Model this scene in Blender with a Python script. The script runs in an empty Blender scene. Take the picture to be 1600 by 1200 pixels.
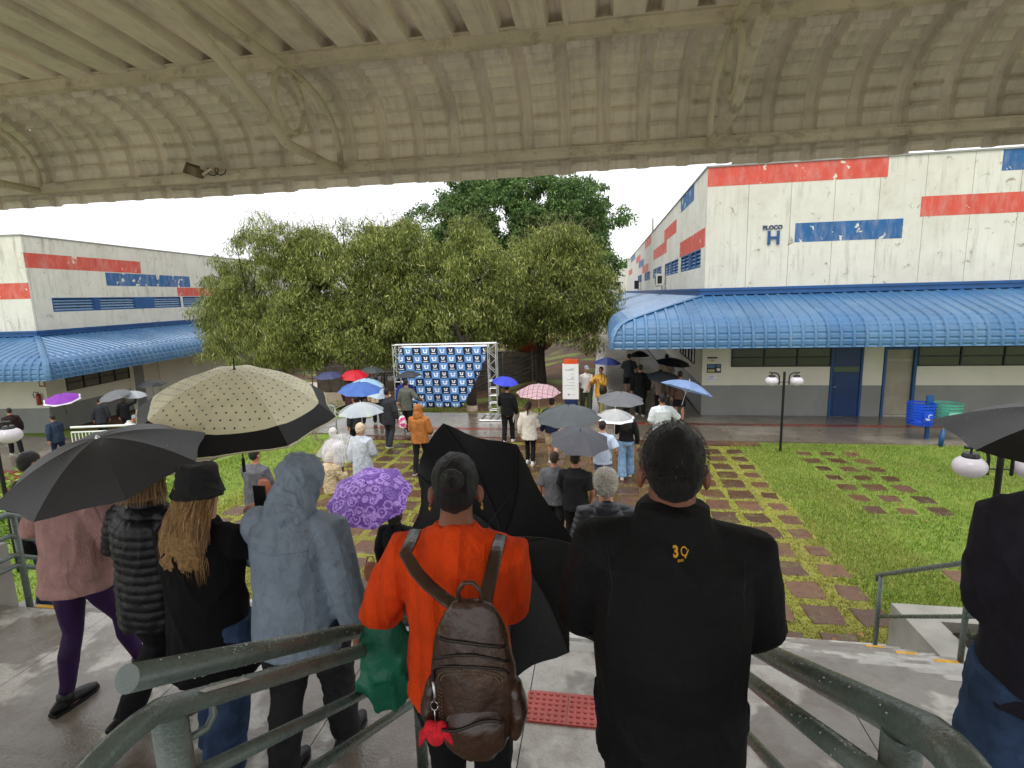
import bpy, bmesh, math, random
import numpy as np
from mathutils import Vector, Matrix, noise
from mathutils.bvhtree import BVHTree
random.seed(7); RNG = np.random.default_rng(7)
R_ = math.radians
SC = bpy.context.scene
COL = SC.collection

# ------------------------------------------------------------------ camera, sky, sun, exposure
CAM = Vector((0, 0, 4.3))
YAW, PITCH, ROLL, FPX = R_(9.481), R_(9.362), R_(1.56), 850.0
_f = Vector((-math.sin(YAW)*math.cos(PITCH), math.cos(YAW)*math.cos(PITCH), -math.sin(PITCH)))
_r0 = Vector((math.cos(YAW), math.sin(YAW), 0)); _u0 = _r0.cross(_f)
_r = _r0*math.cos(ROLL) - _u0*math.sin(ROLL); _u = _u0*math.cos(ROLL) + _r0*math.sin(ROLL)
cd = bpy.data.cameras.new('camera'); cam = bpy.data.objects.new('camera', cd); COL.objects.link(cam)
cd.sensor_width = 36; cd.lens = FPX/1600*36; cd.clip_start = .05; cd.clip_end = 1500
m = Matrix((( _r.x, _u.x, -_f.x), (_r.y, _u.y, -_f.y), (_r.z, _u.z, -_f.z))).to_4x4(); m.translation = CAM
cam.matrix_world = m; SC.camera = cam
def ray(px, py): return _f + _r*((px-800)/FPX) + _u*((600-py)/FPX)
def at_y(px, py, Y): d = ray(px, py); return CAM + d*(Y/d.y)
def at_z(px, py, z): d = ray(px, py); return CAM + d*((z-CAM.z)/d.z)

W = bpy.data.worlds.new('World'); SC.world = W; W.use_nodes = True
nt = W.node_tree; nt.nodes.clear()
sky = nt.nodes.new('ShaderNodeTexSky'); sky.sky_type = 'NISHITA'; sky.sun_disc = False
sky.sun_elevation = R_(58); sky.sun_rotation = R_(200); sky.air_density = 1.0; sky.dust_density = 4; sky.ozone_density = 1
hs = nt.nodes.new('ShaderNodeHueSaturation'); hs.inputs['Saturation'].default_value = .18
mx = nt.nodes.new('ShaderNodeMix'); mx.data_type = 'RGBA'; mx.inputs[0].default_value = .72
mx.inputs[7].default_value = (8.6, 8.75, 9.0, 1)          # even cloud deck in front of the clear sky
bg = nt.nodes.new('ShaderNodeBackground'); bg.inputs[1].default_value = .1
wo = nt.nodes.new('ShaderNodeOutputWorld')
nt.links.new(sky.outputs[0], hs.inputs['Color']); nt.links.new(hs.outputs[0], mx.inputs[6])
nt.links.new(mx.outputs[2], bg.inputs[0]); nt.links.new(bg.outputs[0], wo.inputs[0])
sd = bpy.data.lights.new('sun', 'SUN'); sd.energy = .6; sd.angle = R_(25); sd.color = (1, .97, .93)
so = bpy.data.objects.new('sun', sd); COL.objects.link(so)
so.rotation_euler = Vector((math.sin(R_(200))*math.cos(R_(58)), math.cos(R_(200))*math.cos(R_(58)), math.sin(R_(58)))).to_track_quat('Z', 'Y').to_euler()
SC.view_settings.view_transform = 'Standard'; SC.view_settings.look = 'None'
SC.view_settings.exposure = .92; SC.view_settings.gamma = 1; SC.view_settings.use_curve_mapping = False
SC.render.engine = 'CYCLES'
SC.cycles.max_bounces = 8; SC.cycles.diffuse_bounces = 4; SC.cycles.transparent_max_bounces = 10

# ------------------------------------------------------------------ node helpers
def L(c):
    return tuple(((v/255)/12.92 if v/255 <= .04045 else (((v/255)+.055)/1.055)**2.4) for v in c)
class S:                                   # a scalar socket with arithmetic
    def __init__(s, nt, sock): s.nt, s.k = nt, sock
    def op(s, o, b=None, c=None):
        n = s.nt.nodes.new('ShaderNodeMath'); n.operation = o
        for i, v in enumerate((s, b, c)):
            if v is None: continue
            if isinstance(v, S): s.nt.links.new(v.k, n.inputs[i])
            else: n.inputs[i].default_value = v
        return S(s.nt, n.outputs[0])
    def __add__(s, b): return s.op('ADD', b)
    def __sub__(s, b): return s.op('SUBTRACT', b)
    def __mul__(s, b): return s.op('MULTIPLY', b)
    def __truediv__(s, b): return s.op('DIVIDE', b)
    __radd__ = __add__; __rmul__ = __mul__
    def __rsub__(s, b): return (s*-1) + b
    def abs(s): return s.op('ABSOLUTE')
    def lt(s, b): return s.op('LESS_THAN', b)
    def gt(s, b): return s.op('GREATER_THAN', b)
    def fract(s): return s.op('FRACT')
    def floor(s): return s.op('FLOOR')
    def mod(s, b): return s.op('FLOORED_MODULO', b)
    def max(s, b): return s.op('MAXIMUM', b)
    def min(s, b): return s.op('MINIMUM', b)
    def pow(s, b): return s.op('POWER', b)
    def sqrt(s): return s.op('SQRT')
    def sin(s): return s.op('SINE')
    def step(s, a, b):                     # smooth 0..1 between a and b
        n = s.nt.nodes.new('ShaderNodeMapRange'); n.interpolation_type = 'SMOOTHSTEP'
        s.nt.links.new(s.k, n.inputs[0]); n.inputs[1].default_value = a; n.inputs[2].default_value = b
        return S(s.nt, n.outputs[0])
class NT:
    def __init__(s, nt): s.nt = nt
    def pos(s, space='obj', uv=False):
        if uv: n = s.nt.nodes.new('ShaderNodeUVMap'); o = n.outputs[0]
        elif space == 'world': n = s.nt.nodes.new('ShaderNodeNewGeometry'); o = n.outputs[0]
        else: n = s.nt.nodes.new('ShaderNodeTexCoord'); o = n.outputs[3]
        return o
    def xyz(s, v):
        n = s.nt.nodes.new('ShaderNodeSeparateXYZ'); s.nt.links.new(v, n.inputs[0]); return [S(s.nt, o) for o in n.outputs]
    def vec(s, x, y, z=0.0):
        n = s.nt.nodes.new('ShaderNodeCombineXYZ')
        for i, v in enumerate((x, y, z)):
            if isinstance(v, S): s.nt.links.new(v.k, n.inputs[i])
            else: n.inputs[i].default_value = v
        return n.outputs[0]
    def scale(s, v, k):
        n = s.nt.nodes.new('ShaderNodeVectorMath'); n.operation = 'MULTIPLY'; s.nt.links.new(v, n.inputs[0]); n.inputs[1].default_value = k
        return n.outputs[0]
    def noise(s, v, sc, det=3, rough=.5, dist=0):
        n = s.nt.nodes.new('ShaderNodeTexNoise'); s.nt.links.new(v, n.inputs['Vector'])
        n.inputs['Scale'].default_value = sc; n.inputs['Detail'].default_value = det
        n.inputs['Roughness'].default_value = rough; n.inputs['Distortion'].default_value = dist
        return S(s.nt, n.outputs[0])
    def voro(s, v, sc, feat='F1'):
        n = s.nt.nodes.new('ShaderNodeTexVoronoi'); n.feature = feat; s.nt.links.new(v, n.inputs['Vector']); n.inputs['Scale'].default_value = sc
        return S(s.nt, n.outputs['Distance'])
    def island(s):
        n = s.nt.nodes.new('ShaderNodeNewGeometry'); return S(s.nt, n.outputs['Random Per Island'])
    def objrand(s):
        n = s.nt.nodes.new('ShaderNodeObjectInfo'); return S(s.nt, n.outputs['Random'])
    def mix(s, f, a, b):
        n = s.nt.nodes.new('ShaderNodeMix'); n.data_type = 'RGBA'
        for i, v in ((0, f), (6, a), (7, b)):
            if isinstance(v, S): s.nt.links.new(v.k, n.inputs[i])
            elif isinstance(v, bpy.types.NodeSocket): s.nt.links.new(v, n.inputs[i])
            elif i == 0: n.inputs[0].default_value = v
            else: n.inputs[i].default_value = (*v[:3], 1)
        return n.outputs[2]
    def ramp(s, f, stops):
        n = s.nt.nodes.new('ShaderNodeValToRGB'); s.nt.links.new(f.k, n.inputs[0]); e = n.color_ramp.elements
        while len(e) < len(stops): e.new(.5)
        for el, (p, c) in zip(e, stops): el.position = p; el.color = (*c[:3], 1)
        return n.outputs[0]
MATS = {}
def mat(name, col, rough=.6, var=.12, vs=4., bump=0., bs=30., metal=0., spec=.5, space='obj', fn=None, trans=0., coat=0.):
    if name in MATS: return MATS[name]
    M = bpy.data.materials.new(name); M.use_nodes = True; MATS[name] = M
    nt = M.node_tree; b = nt.nodes['Principled BSDF']; N = NT(nt)
    c = L(col); v = N.pos(space)
    b.inputs['Roughness'].default_value = rough; b.inputs['Metallic'].default_value = metal
    b.inputs['Specular IOR Level'].default_value = spec; b.inputs['Coat Weight'].default_value = coat
    n1 = N.noise(v, vs, 4, .6)
    base = N.mix(n1.step(.3, .7), tuple(k*(1-var) for k in c), tuple(min(1, k*(1+var)) for k in c))
    h = N.noise(v, bs, 3, .6) if bump else None
    if fn:
        r = fn(N, b, v, base) or {}
        base = r.get('base', base)
        if 'rough' in r: nt.links.new(r['rough'].k, b.inputs['Roughness'])
        if 'h' in r: h = r['h'] if h is None else h + r['h']
        if 'alpha' in r: nt.links.new(r['alpha'].k, b.inputs['Alpha'])
        if 'emit' in r: nt.links.new(r['emit'], b.inputs['Emission Color'])
    nt.links.new(base, b.inputs['Base Color'])
    if h is not None:
        bn = nt.nodes.new('ShaderNodeBump'); bn.inputs['Strength'].default_value = min(1, bump or .5); bn.inputs['Distance'].default_value = .01
        nt.links.new(h.k, bn.inputs['Height']); nt.links.new(bn.outputs[0], b.inputs['Normal'])
    if trans:
        out = nt.nodes['Material Output']; t = nt.nodes.new('ShaderNodeBsdfTranslucent'); nt.links.new(base, t.inputs[0])
        ms = nt.nodes.new('ShaderNodeMixShader'); ms.inputs[0].default_value = trans
        nt.links.new(b.outputs[0], ms.inputs[1]); nt.links.new(t.outputs[0], ms.inputs[2]); nt.links.new(ms.outputs[0], out.inputs[0])
    return M

# ------------------------------------------------------------------ mesh helpers
def tag(o, label=None, cat=None, group=None, kind=None):
    if label: o['label'] = label
    if cat: o['category'] = cat
    if group: o['group'] = group
    if kind: o['kind'] = kind
    return o
def empty(name, loc, label=None, cat=None, group=None, rz=0):
    o = bpy.data.objects.new(name, None); COL.objects.link(o); o.location = loc; o.rotation_euler = (0, 0, rz); o.empty_display_size = .1
    return tag(o, label, cat, group)
def worldm(o):
    M = Matrix.Translation(o.location) @ o.rotation_euler.to_matrix().to_4x4()
    return (worldm(o.parent) @ M) if o.parent else M
def link(me, name, parent=None, loc=(0, 0, 0), local=False):
    o = bpy.data.objects.new(name, me); COL.objects.link(o)
    if parent is not None:
        o.parent = parent
        if not local: me.transform(worldm(parent).inverted())
    else:
        if Vector(loc).length: me.transform(Matrix.Translation(-Vector(loc)))
        o.location = loc
    return o
def kids(o): return [c for c in bpy.data.objects if c.parent == o]
KID = {}
def copy_tree(o, parent=None, tree=None):
    c = o.copy(); COL.objects.link(c); c.parent = parent
    for ch in (tree or kids)(o): copy_tree(ch, c)
    return c
class MB:
    def __init__(s): s.v = []; s.f = []; s.mi = []
    def add(s, vs, fs, mi=0):
        k = len(s.v); s.v += [tuple(v) for v in vs]; s.f += [tuple(i+k for i in f) for f in fs]; s.mi += [mi]*len(fs); return s
    def box(s, x0, x1, y0, y1, z0, z1, mi=0, T=None, bev=0):
        vs = [(x, y, z) for z in (z0, z1) for y in (y0, y1) for x in (x0, x1)]
        if T: vs = [T(*v) for v in vs]
        return s.add(vs, [(0, 2, 3, 1), (4, 5, 7, 6), (0, 1, 5, 4), (2, 6, 7, 3), (0, 4, 6, 2), (1, 3, 7, 5)], mi)
    def tube(s, pts, rad, n=8, mi=0, side=None, cap='flat'):
        pts = [Vector(p) for p in pts]; m_ = len(pts)
        if not isinstance(rad, list): rad = [rad]*m_
        rad = [r if isinstance(r, (list, tuple)) else (r, r) for r in rad]
        tg = []
        for i in range(m_):
            a = pts[max(i-1, 0)]; b = pts[min(i+1, m_-1)]; t = b-a
            tg.append(t.normalized() if t.length > 1e-9 else Vector((0, 0, 1)))
        ref = Vector(side) if side is not None else (Vector((1, 0, 0)) if abs(tg[0].x) < .8 else Vector((0, 1, 0)))
        P, RD, TG = list(pts), list(rad), list(tg)
        if cap == 'round':
            for end, sgn in ((0, -1), (-1, 1)):
                p, r, t = pts[end], rad[end], tg[end]; rr = min(r)
                ex = [(p+t*sgn*rr*.55, (r[0]*.84, r[1]*.84), t), (p+t*sgn*rr*.9, (r[0]*.45, r[1]*.45), t)]
                if end == 0: P = [e[0] for e in ex[::-1]]+P; RD = [e[1] for e in ex[::-1]]+RD; TG = [t, t]+TG
                else: P += [e[0] for e in ex]; RD += [e[1] for e in ex]; TG += [t, t]
        vs = []; sd_ = ref
        for p, r, t in zip(P, RD, TG):
            sd_ = sd_-t*sd_.dot(t)
            if sd_.length < 1e-4: sd_ = t.orthogonal()
            sd_.normalize(); fr = t.cross(sd_)
            for k in range(n):
                a = 2*math.pi*k/n; vs.append(p+sd_*(math.cos(a)*r[0])+fr*(math.sin(a)*r[1]))
        fs = []
        for i in range(len(P)-1):
            for k in range(n):
                a, b = i*n+k, i*n+(k+1) % n; fs.append((a, b, b+n, a+n))
        fs.append(tuple(range(n))[::-1]); e = (len(P)-1)*n; fs.append(tuple(range(e, e+n)))
        return s.add(vs, fs, mi)
    def ell(s, c, r, n=14, m_=9, mi=0, Mx=None):
        vs = []; c = Vector(c)
        for i in range(m_+1):
            ph = math.pi*i/m_
            for k in range(n):
                a = 2*math.pi*k/n; q = Vector((math.sin(ph)*math.cos(a)*r[0], math.sin(ph)*math.sin(a)*r[1], math.cos(ph)*r[2]))
                if Mx is not None: q = Mx @ q
                vs.append(c+q)
        fs = [(i*n+k, (i+1)*n+k, (i+1)*n+(k+1) % n, i*n+(k+1) % n) for i in range(m_) for k in range(n)]
        return s.add(vs, fs, mi)
    def lathe(s, prof, c=(0, 0, 0), n=16, mi=0):
        vs = [(c[0]+r*math.cos(2*math.pi*k/n), c[1]+r*math.sin(2*math.pi*k/n), c[2]+z) for r, z in prof for k in range(n)]
        return s.add(vs, [(i*n+k, i*n+(k+1) % n, (i+1)*n+(k+1) % n, (i+1)*n+k) for i in range(len(prof)-1) for k in range(n)], mi)
    def mesh(s, name='m', mats=(), smooth=False):
        me = bpy.data.meshes.new(name); me.from_pydata(s.v, [], s.f)
        for m_ in (mats if isinstance(mats, (list, tuple)) else [mats]): me.materials.append(m_)
        if any(s.mi): me.polygons.foreach_set('material_index', s.mi)
        if smooth: me.polygons.foreach_set('use_smooth', [True]*len(me.polygons))
        me.update(); return me
    def build(s, name, mats, parent=None, loc=(0, 0, 0), smooth=False, local=False):
        return link(s.mesh(name, mats, smooth), name, parent, loc, local)
def np_mesh(name, verts, faces, mats, smooth=False):     # verts (n,3), faces (m,k) uniform
    me = bpy.data.meshes.new(name); nv, (nf, k) = len(verts), faces.shape
    me.vertices.add(nv); me.vertices.foreach_set('co', verts.astype(np.float32).ravel())
    me.loops.add(nf*k); me.loops.foreach_set('vertex_index', faces.astype(np.int32).ravel())
    me.polygons.add(nf); me.polygons.foreach_set('loop_start', np.arange(0, nf*k, k, dtype=np.int32))
    try: me.polygons.foreach_set('loop_total', np.full(nf, k, dtype=np.int32))
    except Exception: pass
    me.materials.append(mats)
    if smooth: me.polygons.foreach_set('use_smooth', np.ones(nf, dtype=bool))
    me.update(calc_edges=True); me.validate(); return me
def sstep(a, b, x): t = max(0., min(1., (x-a)/(b-a))); return t*t*(3-2*t)

# ------------------------------------------------------------------ materials of the setting
def f_wet(mud, scale=.55, lo=.47, hi=.56, dry=.42):
    dry *= .75
    def fn(N, b, v, base):
        p = N.pos('world'); n = N.noise(N.scale(p, (1, 1, .2)), scale, 5, .62); pud = n.step(lo, hi)
        st = N.noise(p, 2.3, 6, .7).step(.42, .68)
        base = N.mix(st*.55, base, mud); base = N.mix(pud*.62, base, tuple(k*.55 for k in mud))
        fine = N.noise(p, 60, 3, .6)
        return dict(base=base, rough=(1-pud)*dry+.05+fine*.06, h=(1-pud)*N.noise(p, 45, 4, .7)*.5)
    return fn
M_conc = mat('wet_concrete', (200, 196, 188), .5, .12, 1.2, .35, 60, space='world', fn=f_wet(L((112, 92, 70)), .8, .47, .51, .26))
M_step = mat('step_concrete', (198, 195, 188), .5, .10, 1.5, .3, 60, space='world', fn=f_wet(L((112, 94, 74)), .9, .47, .54, .32))
M_walk = mat('wet_walkway', (138, 130, 118), .5, .12, .8, .25, 50, space='world', fn=f_wet(L((112, 98, 82)), .35, .38, .52, .2))
M_wall = mat('raw_concrete', (168, 165, 155), .7, .15, 2, .3, 50, space='world')
M_red_path = mat('red_strip', (138, 62, 48), .45, .2, 3, .2, 60, space='world', fn=f_wet(L((98, 58, 44)), .5, .42, .55, .3))
M_tact = mat('tactile_red', (196, 84, 74), .42, .12, 6, .15, 80, space='world')
M_yel = mat('yellow_paint', (232, 176, 40), .5, .2, 12, .2, 60, space='world')
def f_plaster(N, b, v, base):
    x, y, z = N.xyz(v)
    stv = N.noise(N.scale(v, (3.2, 3.2, .35)), 1.5, 6, .7).step(.48, .72)
    blot = N.noise(v, .8, 6, .7).step(.45, .7); base = N.mix(N.objrand()*.28, base, L((196, 192, 176)))
    c = N.mix(stv*N.noise(v, .5, 3).step(.4, .6)*.6, base, L((140, 136, 120))); c = N.mix(blot*.3, c, L((176, 170, 150)))
    sp = N.noise(v, 3.2, 7, .72, .6); spot = sp.step(.635, .66)
    c = N.mix(spot*.75, c, L((150, 128, 98)))
    ed = sp.step(.612, .63)*(1-spot); c = N.mix(ed*.35, c, L((120, 108, 86))); st2 = N.noise(N.scale(v, (1, 1, .12)), 4.5, 4, .6).step(.62, .72)*z.step(6.0, 8.1); c = N.mix(st2*.4, c, L((112, 108, 96)))
    return dict(base=c, h=N.noise(v, 30, 4, .7)*.6-spot*1.0)
M_plaster = mat('stained_white_plaster', (222, 219, 206), .75, .05, 1, .5, 18, fn=f_plaster)
def f_peel(under, thr=.66):
    def fn(N, b, v, base):
        n = N.noise(v, 2.6, 5, .62, .4); w = N.noise(v, .7, 2)
        pe = (n+w*.35).gt(thr+.17)
        fade = N.noise(N.scale(v, (2, 2, .6)), 2, 5, .7).step(.4, .75)
        c = N.mix(fade*.28, base, L((216, 200, 190)))
        return dict(base=N.mix(pe, c, under), h=pe*-1.5)
    return fn
M_redband = mat('red_band_paint', (206, 78, 60), .6, .08, 2, .3, 25, fn=f_peel(L((220, 214, 196))))
M_blueband = mat('blue_band_paint', (24, 92, 148), .6, .10, 2, .3, 25, fn=f_peel(L((222, 216, 200)), .63))
def f_roofblue(N, b, v, base):
    w = N.pos('world'); st = N.noise(N.scale(w, (1.2, 1.2, .5)), 1.6, 6, .7)
    base = N.mix(N.objrand()*.30, base, L((104, 140, 170))); zz = N.xyz(w)[2]; bend = zz.step(2.7, 3.0)*(1-zz.step(3.45, 3.7)); c = N.mix(st.step(.5, .75)*.45, base, L((112, 140, 168))); c = N.mix(N.noise(w, 2.2, 5, .7).step(.60, .75)*(.25+bend*.5), c, L((136, 88, 92))); c = N.mix(N.noise(w, .7, 3).step(.45, .65)*.25, c, L((34, 84, 140)))
    return dict(base=c, rough=N.noise(w, 3, 4)*.25+.16)
M_bluemetal = mat('blue_painted_sheet', (64, 108, 148), .3, .12, .8, .15, 12, space='world', fn=f_roofblue, spec=.6)
M_bluetrim = mat('blue_trim', (28, 80, 134), .45, .12, 2, .1, 30)
M_bluedoor = mat('blue_steel_door', (22, 54, 100), .4, .12, 2, .1, 20)
M_cream = mat('cream_wall', (222, 218, 200), .6, .05, 1, .15, 40, space='world')
M_grey = mat('grey_wall', (134, 135, 130), .5, .08, 1, .2, 40, space='world', fn=lambda N, b, v, base: dict(base=N.mix(N.noise(N.pos('world'), 1.1, 5, .65).step(.5, .8)*.35, base, L((162, 162, 156)))))
M_dark = mat('dark_window_void', (24, 25, 24), .35, .2, 3)
M_pane = mat('dim_glass', (46, 48, 46), .22, .2, 2, spec=.8)
M_wframe = mat('black_window_frame', (22, 24, 28), .5, .1, 3)
M_rail = mat('green_grey_rail_paint', (96, 108, 102), .3, .14, 8, .22, 90, space='world', spec=.55,
    fn=lambda N, b, v, base: dict(base=N.mix(N.noise(N.pos('world'), 9, 6, .75).step(.52, .72)*.6, base, L((92, 88, 72))), rough=N.noise(N.pos('world'), 26, 4, .7)*.35+.1))
M_black = mat('black_metal', (18, 18, 22), .4, .1, 5)
def f_globe(N, b, v, base):
    return dict()
M_globe = mat('opal_globe', (232, 226, 232), .15, .04, 3, spec=.5, trans=.35)
M_alu = mat('aluminium', (206, 208, 208), .35, .06, 6, metal=.75)
def f_under(N, b, v, base):
    w = N.pos('world'); x, y, z = N.xyz(w)
    mould = N.noise(w, 2.6, 7, .72).step(.45, .72); streak = N.noise(N.scale(w, (9, .9, 1.2)), 2.4, 6, .7).step(.45, .75)
    sm = N.noise(w, 26, 5, .75).step(.56, .74)
    c = N.mix(mould*.42, base, L((136, 132, 122))); c = N.mix(streak*.34, c, L((122, 114, 102))); c = N.mix(sm*.22, c, L((100, 94, 84))); c = N.mix(N.objrand()*.22, c, L((150, 142, 124))); c = N.mix((1-((y*1.0+z*.35).sin()*.0+1))*0+N.noise(N.scale(w, (.9, .25, .25)), 3.7, 3).step(.6, .75)*.25, c, L((112, 104, 84)))
    return dict(base=c, rough=N.noise(w, 5, 3)*.2+.32)
M_under = mat('weathered_roof_sheet', (238, 226, 210), .5, .08, 1.4, .3, 40, space='world', fn=f_under)
M_truss = mat('cream_truss_paint', (212, 200, 180), .5, .1, 5, .3, 60, space='world',
    fn=lambda N, b, v, base: dict(base=N.mix(N.noise(N.pos('world'), 6, 6, .75).step(.5, .7)*.55, base, L((104, 84, 58)))))
M_white = mat('white_plastic', (232, 232, 228), .4, .03, 4)
def f_ground(N, b, v, base):
    w = N.pos('world'); x, y, z = N.xyz(w)
    n = N.noise(w, 1.2, 6, .7); n2 = N.noise(w, 9, 5, .7); n3 = N.noise(w, .35, 4, .6)
    lawn = N.ramp(n2, [(.25, L((84, 106, 36))), (.5, L((118, 140, 54))), (.75, L((146, 160, 80)))])
    moss = N.ramp(n2, [(.25, L((96, 84, 40))), (.5, L((138, 138, 58))), (.75, L((168, 168, 82)))])
    mud = N.ramp(n2, [(.2, L((62, 42, 30))), (.55, L((92, 64, 46))), (.8, L((118, 88, 66)))])
    jx = x+(n-.5)*1.0
    right = jx.step(3.5, 3.9); left = 1-jx.step(-8.6, -7.9)
    c = N.mix((right+left).min(1.0), moss, lawn)
    brown = (jx.step(-2.6, -2.0)*(1-jx.step(.9, 1.5)))*((y+(n-.5)*2).step(8.5, 10.5))
    c = N.mix(brown*.85, c, mud)
    c = N.mix((n3+n*.3).step(.62, .78)*.35*(1-left), c, mud)
    back = (y+(n-.5)*.8).step(19.1, 19.8); c = N.mix(back, c, mud)
    c = N.mix(back*(n3.step(.5, .62))*.7, c, lawn)
    return dict(base=c, h=n2*2.5)
M_ground = mat('courtyard_ground', (90, 110, 40), .75, .1, 1, .8, 70, space='world', fn=f_ground, spec=.3)
def f_paver(N, b, v, base):
    w = N.pos('world'); r = N.objrand()
    c = N.mix(r, L((76, 52, 36)), L((114, 80, 58))); c = N.mix(N.noise(w, 3.1, 5, .7).step(.55, .62)*.7, c, L((104, 100, 46))); c = N.mix(N.noise(w, 7, 6, .7).step(.45, .7)*.5, c, L((60, 44, 36)))
    return dict(base=c, rough=N.noise(w, 1.7, 4, .6).step(.4, .62)*.35+.08, h=N.noise(w, 40, 5, .7))
M_paver = mat('red_brown_paver', (100, 66, 54), .3, .2, 5, .35, 50, space='world', fn=f_paver)
M_grass = mat('grass_blades', (120, 150, 45), .5, .1, 3, space='world', trans=.3,
    fn=lambda N, b, v, base: dict(base=N.ramp((N.island()+N.noise(N.pos('world'), 1.1, 4)-.5), [(.05, L((84, 110, 38))), (.5, L((128, 160, 54))), (.8, L((164, 182, 88))), (.98, L((196, 186, 120)))])))
M_moss = mat('moss_tufts', (150, 150, 50), .6, .1, 3, space='world', trans=.2,
    fn=lambda N, b, v, base: dict(base=N.ramp((N.island()+N.noise(N.pos('world'), 1.4, 4)-.5), [(.1, L((108, 102, 40))), (.5, L((154, 156, 66))), (.9, L((188, 188, 100)))])))

# ------------------------------------------------------------------ ground
def zt(x, y):
    z = -.97*sstep(-9.0, -13.5, x)
    if y > 19.3: z = min(z, -.85*sstep(19.3, 23, y)*sstep(-1.5, -7, x))
    return z
xs = sorted(set([-400, -200, -120, -80, -60]+list(np.arange(-45, 45, .75))+[60, 80, 120, 200, 400]))
ys = sorted(set([-60, -30, -15]+list(np.arange(-6, 60, .75))+[70, 85, 110, 150, 220, 350, 600, 1000]))
gv = np.array([(x, y, zt(x, y)) for y in ys for x in xs]); nx = len(xs)
gf = np.array([(j*nx+i, j*nx+i+1, (j+1)*nx+i+1, (j+1)*nx+i) for j in range(len(ys)-1) for i in range(nx-1)])
o = link(np_mesh('ground', gv, gf, M_ground, True), 'ground'); tag(o, kind='structure')

def strip(name, x0, x1, y0, y1, dz, M, nxs=60, thick=.05):
    mb = MB()
    X = np.linspace(x0, x1, nxs+1); top = []; 
    for x in X:
        for y in (y0, y1): top.append((x, y, max(zt(x, y0), zt(x, y1))+dz))
    for x in X:
        for y in (y0, y1): top.append((x, y, max(zt(x, y0), zt(x, y1))+dz-thick-.1))
    n = len(X); fs = []
    for i in range(n-1):
        a = 2*i; fs.append((a, a+2, a+3, a+1)); fs.append((a+2*n, a+2*n+2, a+2, a)); fs.append((a+1, a+3, a+3+2*n, a+1+2*n))
    mb.add(top, fs); o = mb.build(name, M); tag(o, kind='structure'); return o
strip('walkway', -8.2, 30, 15.72, 19.02, .045, M_walk)
strip('side_path', -.35, 3.30, 19.02, 75, .045, M_walk, 8)
strip('lower_walkway', -30, -12.8, 14.2, 18.2, .04, M_walk, 30)
strip('ramp_path', -12.8, -8.2, 15.9, 18.0, .04, M_walk, 24)
strip('lower_yard', -19.5, -12.2, 18.2, 32, .035, mat('pale_wet_paving', (182, 166, 140), .4, .12, 1, .2, 40, space='world'), 12)
for (x0, x1, y0, y1) in [(-8.2, -.4, 16.55, 16.82), (-.4, 30, 17.52, 17.80)]:
    strip('red_path_stripe', x0, x1, y0, y1, .049, M_red_path, 20, .0)
strip('red_paving_edge', -8.2, 4.3, 15.3, 15.71, .03, mat('brown_wet_paving', (112, 74, 56), .3, .25, 3, .3, 40, space='world', fn=f_wet(L((90, 62, 46)), .9, .42, .55, .3)), 20)
strip('left_red_paving', -30, -14, 12.4, 14.19, .03, M_red_path, 20)

# pavers: about 300 slabs sunk in moss
PVAR = []
for k in range(7):
    rr = random.Random(k); pts = []
    base = [(-.22, -.24), (0, -.25), (.22, -.24), (.235, 0), (.22, .24), (0, .25), (-.22, .24), (-.235, 0)]
    for (x, y) in base: pts.append((x+rr.uniform(-.055, .015)*(1 if x > 0 else -1), y+rr.uniform(-.055, .012)*(1 if y > 0 else -1)))
    n = len(pts); vs = [(x*1.03, y*1.03, -.04) for x, y in pts]+[(x, y, .016+rr.uniform(-.006, .006)) for x, y in pts]+[(x*.93, y*.93, .028+rr.uniform(-.005, .005)) for x, y in pts]
    fs = [(i, (i+1) % n, n+(i+1) % n, n+i) for i in range(n)]+[(n+i, n+(i+1) % n, 2*n+(i+1) % n, 2*n+i) for i in range(n)]+[tuple(range(2*n, 3*n))]
    mb = MB(); mb.add(vs, fs); PVAR.append(mb.mesh('paver', M_paver))
PAVERS = []
for j in range(14):
    y = 6.53+.631*j
    for i in range(-19, 8):
        x = 2.90+.578*i
        if y > 15.0 and not (-8 < x < 7): continue
        if x < -7.7 or x > 7.3: continue
        if 3.75 < x < 5.0 or (3.7 < x and y < 10.6 and random.random() > .12) or (x > 6.9): continue
        if 3.3 < x < 3.75 and y < 7.0: continue
        if x < -5.0 and y < 7.4: continue
        PAVERS.append((x+random.uniform(-.02, .02), y+random.uniform(-.02, .02)))
pv = empty('paved_court', (0, 10, 0), None, None); pv['kind'] = 'structure'
PAVERS.sort(key=lambda p: p[1])
rest = MB()
for n, (x, y) in enumerate(PAVERS):
    me = random.choice(PVAR)
    a = random.uniform(-.05, .05)+random.choice((0, math.pi)); sc = random.uniform(1.02, 1.12) if x < 3.3 else random.uniform(.72, .95)
    if n < 300:
        o = bpy.data.objects.new('paver', me); COL.objects.link(o); o.parent = pv; o.location = (x, y-10, random.uniform(-.022, -.010))
        o.rotation_euler = (random.uniform(-.012, .012), random.uniform(-.012, .012), a); o.scale = (sc, sc, 1)
    else:
        Mx = Matrix.Translation((x, y, 0)) @ Matrix.Rotation(a, 4, 'Z') @ Matrix.Diagonal((sc, sc, 1, 1))
        rest.add([Mx @ v.co for v in me.vertices], [tuple(p.vertices) for p in me.polygons])
if rest.v:
    o = rest.build('paver', M_paver, pv); o['kind'] = 'stuff'

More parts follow.
